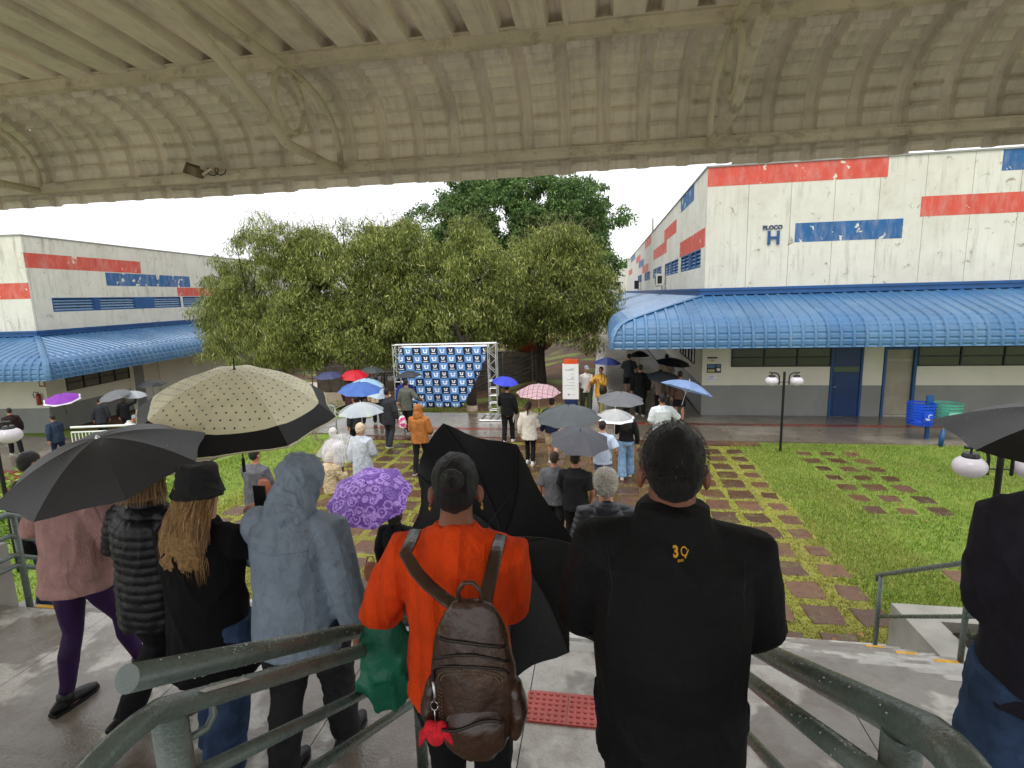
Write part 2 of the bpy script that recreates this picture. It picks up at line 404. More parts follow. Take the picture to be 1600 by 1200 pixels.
# grass and moss blades
def blades(name, pts, hmin, hmax, w, M, lean=.6):
    n = len(pts); a = RNG.uniform(0, 2*np.pi, n); h = RNG.uniform(hmin, hmax, n); b = RNG.uniform(0, 2*np.pi, n); le = RNG.uniform(0, lean, n)*h
    dx, dy = np.cos(a)*w/2, np.sin(a)*w/2
    v = np.empty((n, 3, 3)); v[:, 0] = pts; v[:, 1] = pts; v[:, 2] = pts
    v[:, 0, 0] -= dx; v[:, 0, 1] -= dy; v[:, 1, 0] += dx; v[:, 1, 1] += dy
    v[:, 2, 0] += np.cos(b)*le; v[:, 2, 1] += np.sin(b)*le; v[:, 2, 2] += h; v[:, :2, 2] -= .005
    o = link(np_mesh(name, v.reshape(-1, 3), np.arange(3*n).reshape(-1, 3), M), name); return o
def scatter(n, x0, x1, y0, y1, ok):
    p = np.stack([RNG.uniform(x0, x1, n), y0+(y1-y0)*RNG.uniform(0, 1, n)**1.35], 1)
    k = np.array([ok(x, y) for x, y in p]); p = p[k]
    return np.column_stack([p, [zt(x, y) for x, y in p]])
PK = {}
for (x, y) in PAVERS: PK.setdefault((int(x//.6), int(y//.65)), []).append((x, y))
def near_paver(x, y, r=.205):
    for i in (-1, 0, 1):
        for j in (-1, 0, 1):
            for (a, b) in PK.get((int(x//.6)+i, int(y//.65)+j), ()):
                if abs(x-a) < r*random.uniform(.85, 1.1) and abs(y-b) < r*random.uniform(.85, 1.1): return True
    return False
g = scatter(150000, 3.45, 14, 6.45, 15.65, lambda x, y: (x > 3.6+.3*noise.noise(Vector((x, y, 0)))) and not near_paver(x, y) and not (3.2 < x < 5.6 and y < 6.4))
tag(blades('lawn_grass', g, .025, .075, .014, M_grass), 'bright green grass on the lawn beside the pavers', 'grass', kind='stuff')
g = scatter(60000, -15, -7.3, 4.5, 15.3, lambda x, y: x < -7.6-.3*noise.noise(Vector((x, y, 3))))
tag(blades('side_lawn_grass', g, .025, .075, .016, M_grass), 'green grass on the lawn left of the court', 'grass', kind='stuff')
g = scatter(120000, -8, 5, 6.4, 15.3, lambda x, y: not near_paver(x, y) and not (-2.3 < x < 1.2 and y > 9.3 and random.random() < .85) and noise.noise(Vector((x*.8, y*.8, 5))) > -.35)
tag(blades('moss', g, .012, .04, .022, M_moss, 1.2), 'yellow green moss growing in the joints between pavers', 'moss', kind='stuff')

# ------------------------------------------------------------------ stairs and landing
mb = MB(); mb.box(-12, 12, -8, .85, 2.55, 2.7); tag(mb.build('upper_floor', M_step), kind='structure')
mb = MB()
for k in range(4): mb.box(-6.5, 6.5, .85+.29*k+.003*k, 1.14+.29*k+.003*k, 1.3, 2.7-.17*(k+1))
o = empty('upper_stairs', (0, 1.6, 1.85)); o['kind'] = 'structure'
for k in range(4):
    mb = MB(); mb.box(-6.5, 6.5, .85+.29*k, 1.138+.29*k, 1.3, 2.7-.17*(k+1)); mb.build('step', M_step, o)
    for (x0, x1) in ((-.62, -.38),):
        mb = MB(); y1 = 1.138+.29*k; mb.box(x0, x1, y1-.05, y1-.005, 2.7-.17*(k+1)-.002, 2.7-.17*(k+1)+.004); mb.build('yellow_mark', M_yel, o)
land = empty('landing', (0, 2.9, 1.85)); land['kind'] = 'structure'
xb = [-5.0, -3.9, -2.75, -1.6, -.44, .35, 1.45, 2.3, 3.26]
for i in range(len(xb)-1):
    mb = MB(); mb.box(xb[i]+.003, xb[i+1]-.003, 2.012, 3.44, 1.6, 1.85); mb.build('landing_slab', M_conc, land)
mb = MB(); mb.box(-5.0, 3.26, 2.02, 3.42, 1.2, 1.82); mb.build('landing_base', M_wall, land)
def tactile(x, y, z, parent):
    mb = MB(); mb.box(x+.002, x+.248, y+.002, y+.248, z-.002, z+.012)
    for i in range(6):
        for j in range(6):
            cx, cy = x+.025+.04*i, y+.025+.04*j
            mb.lathe([(.013, .012), (.012, .016), (.008, .0185), (0.0005, .019)], (cx, cy, z), 8)
    mb.build('tactile_tile', M_tact, parent)
for k in range(5): tactile(-.45+.25*k, 2.76, 1.85, land)
mb = MB(); mb.box(-.70, -.47, 2.35, 2.39, 1.851, 1.855); mb.build('yellow_mark', M_yel, land)
lower = empty('lower_stairs', (0, 5, 0)); lower['kind'] = 'structure'
NS = 10; TR = 2.92/NS; RI = 1.85/(NS+1)
for k in range(NS):
    z = 1.85-RI*(k+1); y0 = 3.443+TR*k
    mb = MB(); mb.box(-5.5, 3.26, y0, y0+TR-.004, max(-.05, z-.5), z); mb.build('step', M_step, lower)
    for x0 in ((-4.95, -.6, 2.90) if k % 2 == 0 else ()):
        mb = MB(); mb.box(x0, x0+.19, y0+TR-.055, y0+TR-.012, z-.002, z+.004); mb.build('yellow_mark', M_yel, lower)
mb = MB(); mb.box(-.7, .9, 6.38, 6.62, -.02, .035); tag(mb.build('red_threshold', M_red_path), kind='structure')

# planter beside the steps
pl = empty('planter', (3.9, 5, 0), 'concrete planter box beside the lower steps, with red flowers', 'planter')
mb = MB(); mb.box(3.27, 3.60, 3.3, 6.34, -.05, .70); mb.box(3.602, 6.5, 6.02, 6.34, -.05, .698); mb.box(6.2, 6.5, 3.3, 6.018, -.05, .698); mb.build('wall', M_wall, pl)
mb = MB(); mb.box(3.602, 6.198, 3.3, 6.018, 0, .58); mb.build('soil', mat('soil', (52, 38, 28), .9, .3, 6, .5, 20), pl)

def tube_obj(name, pts, r, M, parent=None, n=14, smooth=True, cap='flat', loc=(0, 0, 0)):
    mb = MB(); mb.tube(pts, r, n, cap=cap); o = mb.build(name, M, parent, loc)
    for p in o.data.polygons: p.use_smooth = len(p.vertices) == 4
    return o
def arc(p0, p1, p2, n=8):
    p0, p1, p2 = map(Vector, (p0, p1, p2)); return [p0*(1-t)**2+p1*2*t*(1-t)+p2*t*t for t in [i/n for i in range(n+1)]]
# ---- hand rails by the upper flight
SL = -.549
def rz(z0, y0, y): return z0+SL*(y-y0)
hl = empty('handrail', (-.95, .9, 2.7), 'green grey double handrail left of the central steps, round end cap and braille plate', 'handrail')
tube_obj('upper_tube', [(-.99, .886, 3.52), (-.975, 1.7, rz(3.52, .886, 1.7)), (-.96, 2.5, rz(3.52, .886, 2.5))], .0295, M_rail, hl, 24)
pts = [(-.905, .52, 2.9)]+arc((-.905, .54, 3.28), (-.905, .60, 3.53), (-.90, .86, 3.475), 10)+[(-.885, 1.7, rz(3.475, .86, 1.7)), (-.88, 2.45, rz(3.475, .86, 2.45))]
tube_obj('lower_tube', pts, .0245, M_rail, hl, 20)
for (z0, y0, r) in ((3.17, 1.05, .02), (2.99, 1.05, .02)): tube_obj('bar', [(-.93, y0-.16, z0+.088), (-.93, 2.42, rz(z0, y0, 2.42))], r, M_rail, hl, 14)
tube_obj('post', [(-.935, .92, 2.69), (-.935, .92, 3.42)], .036, M_rail, hl, 18)
tube_obj('post', [(-.935, 2.4, 1.84), (-.935, 2.4, 2.66)], .03, M_rail, hl, 18)
tube_obj('bracket', [(-.93, .93, 3.33), (-.90, .98, 3.33), (-.895, 1.0, 3.35), (-.895, 1.0, 3.40)], .009, M_rail, hl, 8)
def f_plate(N, b, v, base): return dict(h=N.voro(v, 130).lt(.3)*1.0)
mb = MB(); T = lambda x, y, z: (x, y, z+SL*(y-1.0)); mb.box(-.909, -.870, .955, 1.10, 3.4205, 3.4235, T=T)
mb.build('braille_plate', mat('brushed_plate', (214, 212, 204), .35, .05, 5, .4, 80, metal=.4), hl)
hr = empty('handrail', (.56, .9, 2.7), 'green grey double handrail right of the central steps behind the man in black', 'handrail')
pts = [(.55, .62, 2.9)]+arc((.55, .64, 3.36), (.55, .70, 3.62), (.545, .90, 3.553), 10)+[(.575, 1.7, rz(3.53, .938, 1.7)), (.60, 2.5, rz(3.53, .938, 2.5))]
tube_obj('upper_tube', pts, .034, M_rail, hr, 24)
tube_obj('lower_tube', [(.47, .72, rz(3.43, .95, .72)), (.485, 1.3, rz(3.43, .95, 1.3)), (.52, 2.45, rz(3.43, .95, 2.45))], .024, M_rail, hr, 18)
tube_obj('post', [(.55, .99, 2.69), (.55, .99, 3.48)], .034, M_rail, hr, 18)
tube_obj('post', [(.56, 2.4, 1.84), (.56, 2.4, 2.7)], .03, M_rail, hr, 18)
for (z0, y0) in ((3.12, 1.05), (2.94, 1.05)): tube_obj('bar', [(.53, .9, z0+.08), (.54, 2.42, rz(z0, y0, 2.42))], .02, M_rail, hr, 14)
tube_obj('bracket', [(.54, .97, 3.30), (.49, .97, 3.30), (.478, .97, 3.33), (.478, .97, 3.40)], .008, M_rail, hr, 8)
# ---- rails on both flanks of the lower flight
def flank(x, label, top0, nb=(.42,), yb=6.3):
    h = empty('stair_rail', (x, yb, 0), label, 'handrail')
    sl = -1.85/2.92; 
    def zz(y, dz): return (1.85+sl*(y-3.45) if y > 3.45 else 1.85)+dz
    topy = [(x, yb+.06, zz(yb, top0)-.1), (x, yb+.08, zz(yb, top0)-.03), (x, yb+.03, zz(yb, top0))]
    tube_obj('top_rail', topy+[(x, 3.45, zz(3.45, top0)), (x, 2.2, 1.85+top0)], .024, M_rail, h, 12)
    for dz in nb: tube_obj('bar', [(x, yb, zz(yb, dz)), (x, 3.45, zz(3.45, dz)), (x, 2.2, 1.85+dz)], .02, M_rail, h, 10)
    for y in (yb, 4.9, 3.5): tube_obj('post', [(x, y, max(0, zz(y, 0)-.2)), (x, y, zz(y, top0))], .024, M_rail, h, 12)
flank(3.12, 'green grey handrail beside the concrete planter at the right of the lower steps', 1.0, (.50,))
flank(-4.75, 'green grey handrail with three bars at the left edge of the lower steps', .80, (.62, .45, .36), 6.0)
mb = MB(); mb.box(-5.45, -5.03, 3.1, 3.62, -.1, 2.32); tag(mb.build('pillar', M_wall, loc=(-5.2, 3.4, 0)), 'squat grey concrete pillar beside the left stair rail', 'pillar')

# ------------------------------------------------------------------ vaulted canopy overhead
PR = [(4.12, 5.14), (4.12, 5.26), (4.12, 5.38), (4.115, 5.47), (4.085, 5.56), (4.03, 5.64), (3.95, 5.705), (3.84, 5.755), (3.70, 5.785), (3.5, 5.80), (3.38, 5.805), (2.4, 5.83), (1.4, 5.86), (.2, 5.89)]
def subdiv(P, n):                                   # arc-length resample of the curved part
    out = []
    for (a, b) in zip(P[:-1], P[1:]):
        for i in range(n): t = i/n; out.append((a[0]*(1-t)+b[0]*t, a[1]*(1-t)+b[1]*t))
    return out+[P[-1]]
PRs = subdiv(PR[:11], 6)+PR[11:]
def sheet_mesh(Wd, rib, hgt, prof, crimp_len, M, outward=1, crimp=.008, nrm_flip=False):
    xs = [0.]; hs_ = [0.]
    k = 0; n = round(Wd/rib)
    for i in range(n):
        a = i*rib
        for dx, hh in ((.0, 0.), (rib*.60, 0.), (rib*.68, 1.), (rib*.90, 1.), (rib*.98, 0.)):
            xs.append(a+dx); hs_.append(hh)
    xs.append(Wd+.02); hs_.append(0.)
    ln = [0.]
    for a, b in zip(prof[:-1], prof[1:]): ln.append(ln[-1]+math.hypot(b[0]-a[0], b[1]-a[1]))
    vs = []; m_ = len(prof)
    for j, (y, z) in enumerate(prof):
        a = prof[max(j-1, 0)]; b = prof[min(j+1, m_-1)]; ty, tz = b[0]-a[0], b[1]-a[1]; l = math.hypot(ty, tz); ny, nz = -tz/l, ty/l
        ny, nz = ny*outward, nz*outward
        cr = 0.
        if ln[j] < crimp_len:
            ph = (ln[j] % .115)/.115; cr = crimp*(1-abs(ph-.5)*2)**6*2
        for x, hh in zip(xs, hs_):
            off = hh*hgt - (cr if hh == 0 else 0)
            vs.append((x, y+ny*off, z+nz*off))
    n_ = len(xs); fs = [(j*n_+i, j*n_+i+1, (j+1)*n_+i+1, (j+1)*n_+i) for j in range(m_-1) for i in range(n_-1)]
    return vs, fs
vp = empty('walkway_canopy', (0, 2, 2.7), 'weathered beige metal barrel canopy over the top of the steps', 'canopy')
Pd = []                                             # fine sampling for the crimped curve
fine = subdiv(PR[:11], 9)
vs, fs = sheet_mesh(1.08, .27, .030, fine+PR[11:], 1.35, M_under, outward=-1, crimp=.020)
mb = MB(); mb.add(vs, fs); sm = mb.mesh('roof_sheet', M_under)
for i in range(-6, 7):
    o = bpy.data.objects.new('roof_sheet', sm); COL.objects.link(o); o.parent = vp; o.location = (-1.28+1.08*i, -2+random.uniform(-.006, .006), -2.7+(.011 if i % 2 else 0)+random.uniform(-.003, .003))
# unseen rear half of the barrel, cut short to let more skylight in
vs, fs = sheet_mesh(13*1.08, .27, .035, [(.205, 5.888)]+[(-y+2.9, z) for y, z in PR[:11][::-1]], 0, M_under, outward=-1)
mb = MB(); mb.add([(x-1.28-6*1.08, y, z) for x, y, z in vs], fs); mb.build('unseen_rear_sheet', M_under, vp)
mb = MB(); mb.box(-8, 8, 4.03, 4.085, 5.235, 5.285); mb.box(-8, 8, 4.055, 4.085, 5.285, 5.31); mb.build('eave_beam', M_truss, vp)
mb = MB(); mb.box(-8, 8, 3.35, 3.41, 5.72, 5.785); mb.box(-8, 8, 3.33, 3.43, 5.785, 5.795); mb.build('purlin', M_truss, vp)
mb = MB(); mb.box(-8, 8, 1.7, 1.76, 5.76, 5.82); mb.build('purlin', M_truss, vp)
def truss(x):
    t = empty('arch_truss', (x, 3.4, 5.5)); t.parent = vp; t.location = Vector((x, 3.4, 5.5))-Vector((0, 2, 2.7))
    arcp = [(x, 4.06, 5.26), (x, 4.05, 5.42), (x, 3.99, 5.54), (x, 3.90, 5.62), (x, 3.76, 5.69), (x, 3.58, 5.725), (x, 3.38, 5.73), (x, 2.9, 5.735), (x, 2.0, 5.75)]
    tube_obj('upper_chord', arcp, .023, M_truss, t, 10)
    tube_obj('lower_chord', [(x, 4.06, 5.255), (x, 3.36, 5.265), (x, 3.30, 5.275), (x, 3.05, 5.42), (x, 2.55, 5.63), (x, 2.1, 5.74)], .029, M_truss, t, 12)
    tube_obj('hoop', [(x, 3.40+.165*math.cos(a), 5.53+.18*math.sin(a)) for a in [2*math.pi*i/24 for i in range(25)]], .018, M_truss, t, 8)
for x in (-4.62, -1.94, .72, 3.38): truss(x)
for x in (-7.2, 7.2):
    tube_obj('column', [(x, 3.9, 0), (x, 3.9, 5.25)], .06, M_truss, vp, 14)
    tube_obj('column', [(x, -1.1, 2.7), (x, -1.1, 5.25)], .06, M_truss, vp, 14)
fl = empty('floodlight', (-3.2, 4.0, 5.2), 'small rusty floodlight with curled cable hanging from the canopy eave', 'floodlight')
c = at_y(315, 273, 4.0)
mb = MB()
T = lambda x, y, z: tuple(Vector(c)+Matrix.Rotation(.5, 3, 'Y') @ Vector((x, y, z)))
mb.box(-.09, .0, -.06, .06, -.03, .03, T=T); mb.box(-.10, -.088, -.07, .07, -.042, .042, T=T); mb.build('housing', mat('rusty_tin', (120, 104, 84), .6, .3, 8, .3, 40), fl)
mb = MB(); mb.tube([(c.x+.01, c.y, c.z), (c.x+.05, c.y, c.z+.02), (c.x+.1, c.y, c.z+.04)], .012, 8); mb.build('bracket', M_truss, fl)
tube_obj('cable', [(c.x+.05+.035*i*.3+.03*math.cos(i), c.y, c.z+.015+.03*math.sin(i)) for i in range(14)], .004, M_black, fl, 6)

# ------------------------------------------------------------------ the two teaching blocks with blue canopies
CP = [(0., 4.10), (.40, 3.80), (.76, 3.50), (.85, 3.41), (.92, 3.30), (.965, 3.14), (.99, 2.96), (1., 2.78), (1., 2.60)]
def canopy(T, offF, offS, lenF, lenS, parent, bend=True):
    def prof(off):
        P = [(0, 4.10), (.76, 3.50)]
        c = subdiv(CP[2:], 4)[1:]
        return [(a*off, z) for a, z in P+c]
    def piece(side, s0, s1, off, other):
        rib = .33; xs, hh = [], []; k = math.floor(s0/rib)
        while k*rib < s1+1e-6:
            for dx, h in ((0, 0), (.20, 0), (.225, 1), (.285, 1), (.31, 0)):
                s = k*rib+dx
                if s0-1e-6 <= s <= s1+1e-6: xs.append(s); hh.append(h)
            k += 1
        if not xs or xs[0] > s0+.01: xs = [s0]+xs; hh = [0]+hh
        if xs[-1] < s1-.005: xs.append(s1); hh.append(0)
        pr = prof(off); pr = [(0., 4.10), (off*.38, 3.80)]+pr[1:]
        vs = []; ln = 0; n_ = len(xs)
        for j, (d, z) in enumerate(pr):
            a = pr[max(j-1, 0)]; b = pr[min(j+1, len(pr)-1)]; td, tz = b[0]-a[0], b[1]-a[1]; l = math.hypot(td, tz); nd, nz = -tz/l, td/l
            if nd < 0 or (nd == 0 and nz < 0): nd, nz = -nd, -nz
            cr = -.022 if (j > 3 and (j-4) % 4 == 1) else 0
            for s, h in zip(xs, hh):
                o_ = h*.035+(cr if h == 0 else 0)
                p = (s, -(d+nd*o_)) if side == 'F' else (-(d+nd*o_), s)
                vs.append((p[0], p[1], z+nz*o_))
        fs = [(j*n_+i, j*n_+i+1, (j+1)*n_+i+1, (j+1)*n_+i) for j in range(len(pr)-1) for i in range(n_-1)]
        mb = MB(); mb.add(vs, fs); me = mb.mesh('roof_sheet', M_bluemetal)
        if s0 < 0:                               # cut along the hip
            bm = bmesh.new(); bm.from_mesh(me)
            nrm = Vector((offF, -offS, 0)) if side == 'F' else Vector((-offF, offS, 0))
            bmesh.ops.bisect_plane(bm, geom=bm.verts[:]+bm.edges[:]+bm.faces[:], plane_co=(0, 0, 0), plane_no=nrm, clear_inner=True)
            bm.to_mesh(me); bm.free()
        for v in me.vertices: v.co = T(*v.co)
        link(me, 'roof_sheet', parent)
    W_ = .99
    n = int(math.ceil((lenF+offS)/W_))
    for i in range(n): piece('F', -offS+i*W_-.03, -offS+(i+1)*W_, offF, offS)
    n = int(math.ceil((lenS+offF)/W_)); nn = min(n, 34)
    for i in range(nn): piece('S', -offF+i*W_-.03, -offF+(i+1)*W_, offS, offF)
    if n > nn: piece('S', -offF+nn*W_-.03, lenS, offS, offF)
    mb = MB()                                    # hip flashing, gutter, eave beam
    hp = [T(-offS*a, -offF*a, z+.02) for a, z in subdiv(CP, 2)]
    mb.tube(hp, (.10, .028), 8, side=(1, -1, 0) if T(1, 0, 0)[0] > T(0, 0, 0)[0] else (1, 1, 0)); mb.build('hip_flashing', M_bluetrim if False else M_bluemetal, parent)
    mb = MB(); mb.box(-.16, lenF, -.16, -.004, 4.10, 4.30, T=T); mb.box(-.16, -.004, -.002, lenS, 4.10, 4.30, T=T)
    mb.box(-.20, lenF, -.20, -.165, 4.24, 4.32, T=T); mb.box(-.20, -.165, -.16, lenS, 4.24, 4.32, T=T); mb.build('gutter', M_bluetrim, parent)
    mb = MB(); mb.box(-offS+.1, lenF, -offF+.06, -offF+.12, 2.66, 2.76, T=T); mb.box(-offS+.06, -offS+.12, -offF+.13, lenS, 2.66, 2.76, T=T); mb.build('eave_beam', M_bluetrim, parent)
    for i in range(10):
        mb = MB(); x = .4+i*2.5
        if x < lenF: mb.tube([T(x, -.05, 3.0), T(x, -offF+.1, 2.74)], .03, 6); mb.build('canopy_arm', M_bluetrim, parent)
    for i in range(8):
        mb = MB(); y = .4+i*3.; mb.tube([T(-.05, y, 3.0), T(-offS+.1, y, 2.74)], .03, 6); mb.build('canopy_arm', M_bluetrim, parent)

def louvre(T, side, a, b, z0, z1, parent):                 # blue louvred window in a recess
    w = None
    def BX(mb, s0, s1, d0, d1, zz0, zz1):
        (mb.box(s0, s1, -d1, -d0, zz0, zz1, T=T) if side == 'F' else mb.box(-d1, -d0, s0, s1, zz0, zz1, T=T))
    mb = MB(); BX(mb, a+.04, b-.04, -.10, -.06, z0+.04, z1-.04); w = mb.build('window', M_dark, parent)
    mb = MB()
    for (s0, s1, q0, q1) in ((a, b, z1-.045, z1), (a, b, z0, z0+.045), (a, a+.05, z0+.045, z1-.045), (b-.05, b, z0+.045, z1-.045)): BX(mb, s0, s1, -.06, .0, q0, q1)
    mb.build('frame', M_bluetrim, w)
    nb = 4; h = (z1-z0-.1)/nb
    for i in range(nb):
        mb = MB(); zz = z0+.05+h*i
        if side == 'F': Tt = lambda x, y, z: T(x, y, z)
        s0, s1 = a+.055, b-.055
        vs = []
        for (d, z) in ((-.012, zz+.01), (-.07, zz+h*.86), (-.078, zz+h*.84), (-.02, zz)):
            for s in (s0, s1): vs.append(T(s, -d, z) if side == 'F' else T(-d, s, z))
        mb.add(vs, [(0, 1, 3, 2), (2, 3, 5, 4), (4, 5, 7, 6), (6, 7, 1, 0), (0, 2, 4, 6), (1, 3, 5, 7)])
        mb.build('louvre', M_bluemetal, w)
def wallparts(T, parent, lenF, lenS, holesF, holesS, z0=4.10, z1=8.12, W_=1.27):
    # precast panels with recessed joints; holes: list of (a, b, zlo, zhi)
    mb = MB(); mb.box(.06, lenF, .12, .5, -1.2, z1-.05, T=T); mb.box(.12, .5, .51, lenS, -1.2, z1-.05, T=T)
    mb.build('core_wall', M_plaster, parent)
    for side, ln, holes in (('F', lenF, holesF), ('S', lenS, holesS)):
        n = int(ln/W_)+1
        for i in range(n):
            a, b = i*W_, min((i+1)*W_, ln)-.012
            if side == 'S': a = max(a, .12)
            cuts = sorted(set([a, b]+[v for h in holes for v in h[:2] if a < v < b]))
            mb = MB()
            for s0, s1 in zip(cuts[:-1], cuts[1:]):
                mid = (s0+s1)/2; zs = [(z0, z1)]
                for h in holes:
                    if h[0] <= mid <= h[1]: zs = [(p, q) for (p, q) in [(z0, h[2]), (h[3], z1)]]
                for p, q in zs:
                    if side == 'F': mb.box(s0, s1, 0, .10, p, q, T=T)
                    else: mb.box(0, .10, s0, s1, p, q, T=T)
            mb.build('wall_panel', M_plaster, parent)
    mb = MB(); mb.box(-.04, lenF, -.04, .5, z1, z1+.05, T=T); mb.box(-.04, .5, .505, lenS, z1, z1+.05, T=T); mb.build('coping', mat('grey_coping', (150, 148, 142), .5), parent)
def band(T, side, a, b, z0, z1, M, parent, proud=.004):
    mb = MB()
    if side == 'F': mb.box(a, b, -proud, .001, z0, z1, T=T)
    else: mb.box(-proud, .001, a, b, z0, z1, T=T)
    mb.build('painted_band', M, parent)
def dark_window(T, side, a, b, z0, z1, parent, nv=3, nh=2, flip=1):
    def BX(mb, s0, s1, d0, d1, q0, q1):
        (mb.box(s0, s1, d0, d1, q0, q1, T=T) if side == 'F' else mb.box(d0, d1, s0, s1, q0, q1, T=T))
    mb = MB(); BX(mb, a, b, .02, .03, z0, z1); w = mb.build('window', M_dark, parent)
    dx = (b-a)/nv; dz = (z1-z0)/(nh+1)
    for i in range(nv):
        for j in range(nh+1):
            mb = MB(); BX(mb, a+i*dx+.03, a+(i+1)*dx-.03, -.004+.006*((i+j) % 2), .008, z0+j*dz+.018, z0+(j+1)*dz-.018); mb.build('pane', M_pane, w)
    mb = MB()
    for i in range(nv+1): x = a+i*dx; BX(mb, x-.022, x+.022, -.035, .0, z0, z1)
    mb.build('frame', M_wframe, w); mb = MB()
    for j in range(nh+2): z = z0+j*dz; BX(mb, a, b, -.03, -.002, z-.013, z+.013)
    mb.build('frame', M_wframe, w)

def ac_unit(T, y, z, s=1., dark=False):
    p = T(-.35, y, z); a = empty('air_conditioner', p, None, 'air conditioner', 'air conditioners on the side wall')
    mb = MB(); mb.box(-.52, -.16, y-.36*s, y+.36*s, z, z+.62*s, T=T); mb.build('casing', mat('ac_cream', (206, 204, 190), .5, .08, 4, .1) if not dark else M_dark, a)
    mb = MB(); mb.box(-.527, -.521, y-.20*s, y+.22*s, z+.08, z+.54*s, T=T); mb.box(-.45, -.22, y-.368*s, y-.361*s, z+.1, z+.5*s, T=T); mb.build('grille', M_dark, a)
    mb = MB(); mb.box(-.5, -.02, y-.3*s, y-.26*s, z-.05, z-.005, T=T); mb.box(-.5, -.02, y+.26*s, y+.3*s, z-.05, z-.005, T=T); mb.build('bracket', M_truss, a)
    mb = MB(); mb.tube([T(-.2, y+.1, z), T(-.15, y+.05, z-.25), T(-.08, y-.1, z-.45), T(-.05, y-.3, z-.55)], .02, 6); mb.build('pipe', M_black, a)
    return a
def text_mesh(body, size, extrude=.0, M=None, name='lettering', align='CENTER', bold=0.0):
    cu = bpy.data.curves.new('t', 'FONT'); cu.body = body; cu.size = size; cu.extrude = extrude; cu.align_x = align; cu.offset = bold
    ob = bpy.data.objects.new('t', cu); TS.collection.objects.link(ob); TS.view_layers[0].update()
    dg = TS.view_layers[0].depsgraph
    me = bpy.data.meshes.new_from_object(ob.evaluated_get(dg)); bpy.data.objects.remove(ob); me.materials.clear(); me.materials.append(M); me.name = name
    return me
TS = bpy.data.scenes.new('tmp')
TS.view_layers[0].update()

# ---- right block
X0, Y0 = 3.36, 19.05
def TR(x, y, z): return (X0+x, Y0+y, z)
bR = empty('teaching_block', (X0, Y0, 0), 'large white block with the letter H above its long blue canopy, at the right', 'building')
LF, LS = 16., 56.
holesS = [(.9, 5.7, 5.04, 5.67), (6.5, 11.8, 5.04, 5.67), (13.5, 18.5, 5.04, 5.67), (21, 26, 5.04, 5.67), (29, 34, 5.04, 5.67)]
wallparts(TR, bR, LF, LS, [], holesS)
for a, b, z0, z1, M in [(-.004, 5.26, 7.53, 8.115, M_redband), (6.25, 12.6, 6.31, 6.9, M_redband), (8.33, 13.0, 7.52, 8.115, M_blueband), (2.70, 5.8, 5.69, 6.28, M_blueband)]: band(TR, 'F', a, b, z0, z1, M, bR)
for a, b, z0, z1, M in [(.2, 6.1, 5.68, 6.30, M_redband), (2.65, 6.1, 7.54, 8.115, M_blueband), (7.4, 12.3, 6.88, 7.48, M_redband), (11.1, 18.6, 6.25, 6.87, M_redband), (20.5, 26, 7.5, 8.115, M_redband), (31, 37, 6.9, 7.5, M_redband), (27, 32.9, 6.3, 6.88, M_blueband), (22.5, 28.5, 5.7, 6.28, M_redband), (39, 47, 7.5, 8.1, M_blueband), (44, 52, 6.2, 6.8, M_redband)]: band(TR, 'S', a, b, z0, z1, M, bR)
for (h0, h1, z0, z1) in holesS:
    w = (h1-h0-.55)/4
    for i in range(4): a = h0+i*w+(.55 if i > 1 else 0); louvre(TR, 'S', a+.02, a+w-.02, z0, z1, bR)
    mb = MB(); mb.box(-.003, .1, h0+2*w, h0+2*w+.55, z0, z1, T=TR); mb.build('painted_band', M_bluetrim, bR)
canopy(TR, 2.65, 3.08, LF, LS, bR)
# lower storey, front
def lower(T, parent, pieces):
    for side, a, b, z0, z1, M, d in pieces:
        mb = MB()
        if side == 'F': mb.box(a, b, d, .119, z0, z1, T=T)
        else: mb.box(d, .119, a, b, z0, z1, T=T)
        mb.build('wall', M, parent)
G = 1.07
lower(TR, bR, [('F', 0, .93, G, 4.1, M_cream, 0), ('F', 0, .93, 0, G-.002, M_grey, 0), ('F', .932, 4.02, G, 1.70, M_cream, .02), ('F', .932, 4.02, 0, G-.002, M_grey, .02),
    ('F', .932, 4.02, 2.62, 4.1, M_cream, .02), ('F', 5.0, 5.58, G, 4.1, M_cream, 0), ('F', 5.0, 5.58, 0, G-.002, M_grey, 0), ('F', 4.022, 4.998, 2.66, 4.1, M_cream, .01),
    ('F', 5.582, 6.57, 2.32, 4.1, M_cream, .01), ('F', 6.572, LF, G, 1.70, M_cream, .02), ('F', 6.572, LF, 0, G-.002, M_grey, .02), ('F', 6.572, LF, 2.62, 4.1, M_cream, .02),
    ('S', .12, 1.5, G, 4.1, M_cream, 0), ('S', .12, 1.5, 0, G-.002, M_grey, 0), ('S', 1.502, LS, G, 1.6, M_cream, .02), ('S', 1.502, LS, 0, G-.002, M_grey, .02), ('S', 1.502, LS, 2.75, 4.1, M_cream, .02),
    ('S', 5.2, 6.6, 1.602, 2.748, M_cream, .02), ('S', 10.4, 12, 1.602, 2.748, M_cream, .02), ('S', 16, 18, 1.602, 2.748, M_cream, .02), ('S', 22, LS, 1.602, 2.748, M_cream, .02)])
dark_window(TR, 'F', .94, 4.01, 1.71, 2.61, bR, 3, 2)
dark_window(TR, 'F', 6.58, 10.2, 1.71, 2.61, bR, 3, 2)
dark_window(TR, 'F', 10.22, 14.2, 1.71, 2.61, bR, 3, 2)
for a, b in ((1.51, 5.19), (6.61, 10.39), (12.01, 15.99), (18.01, 21.99)): dark_window(TR, 'S', a, b, 1.61, 2.74, bR, 5, 1)
d = empty('door', TR(4.03, 0, 0)); d.parent = bR; d.location = Vector((4.03, 0, 0))
def part(name, M, parent, *boxes):
    mb = MB()
    for b in boxes: mb.box(*b, T=TR)
    return mb.build(name, M, parent)
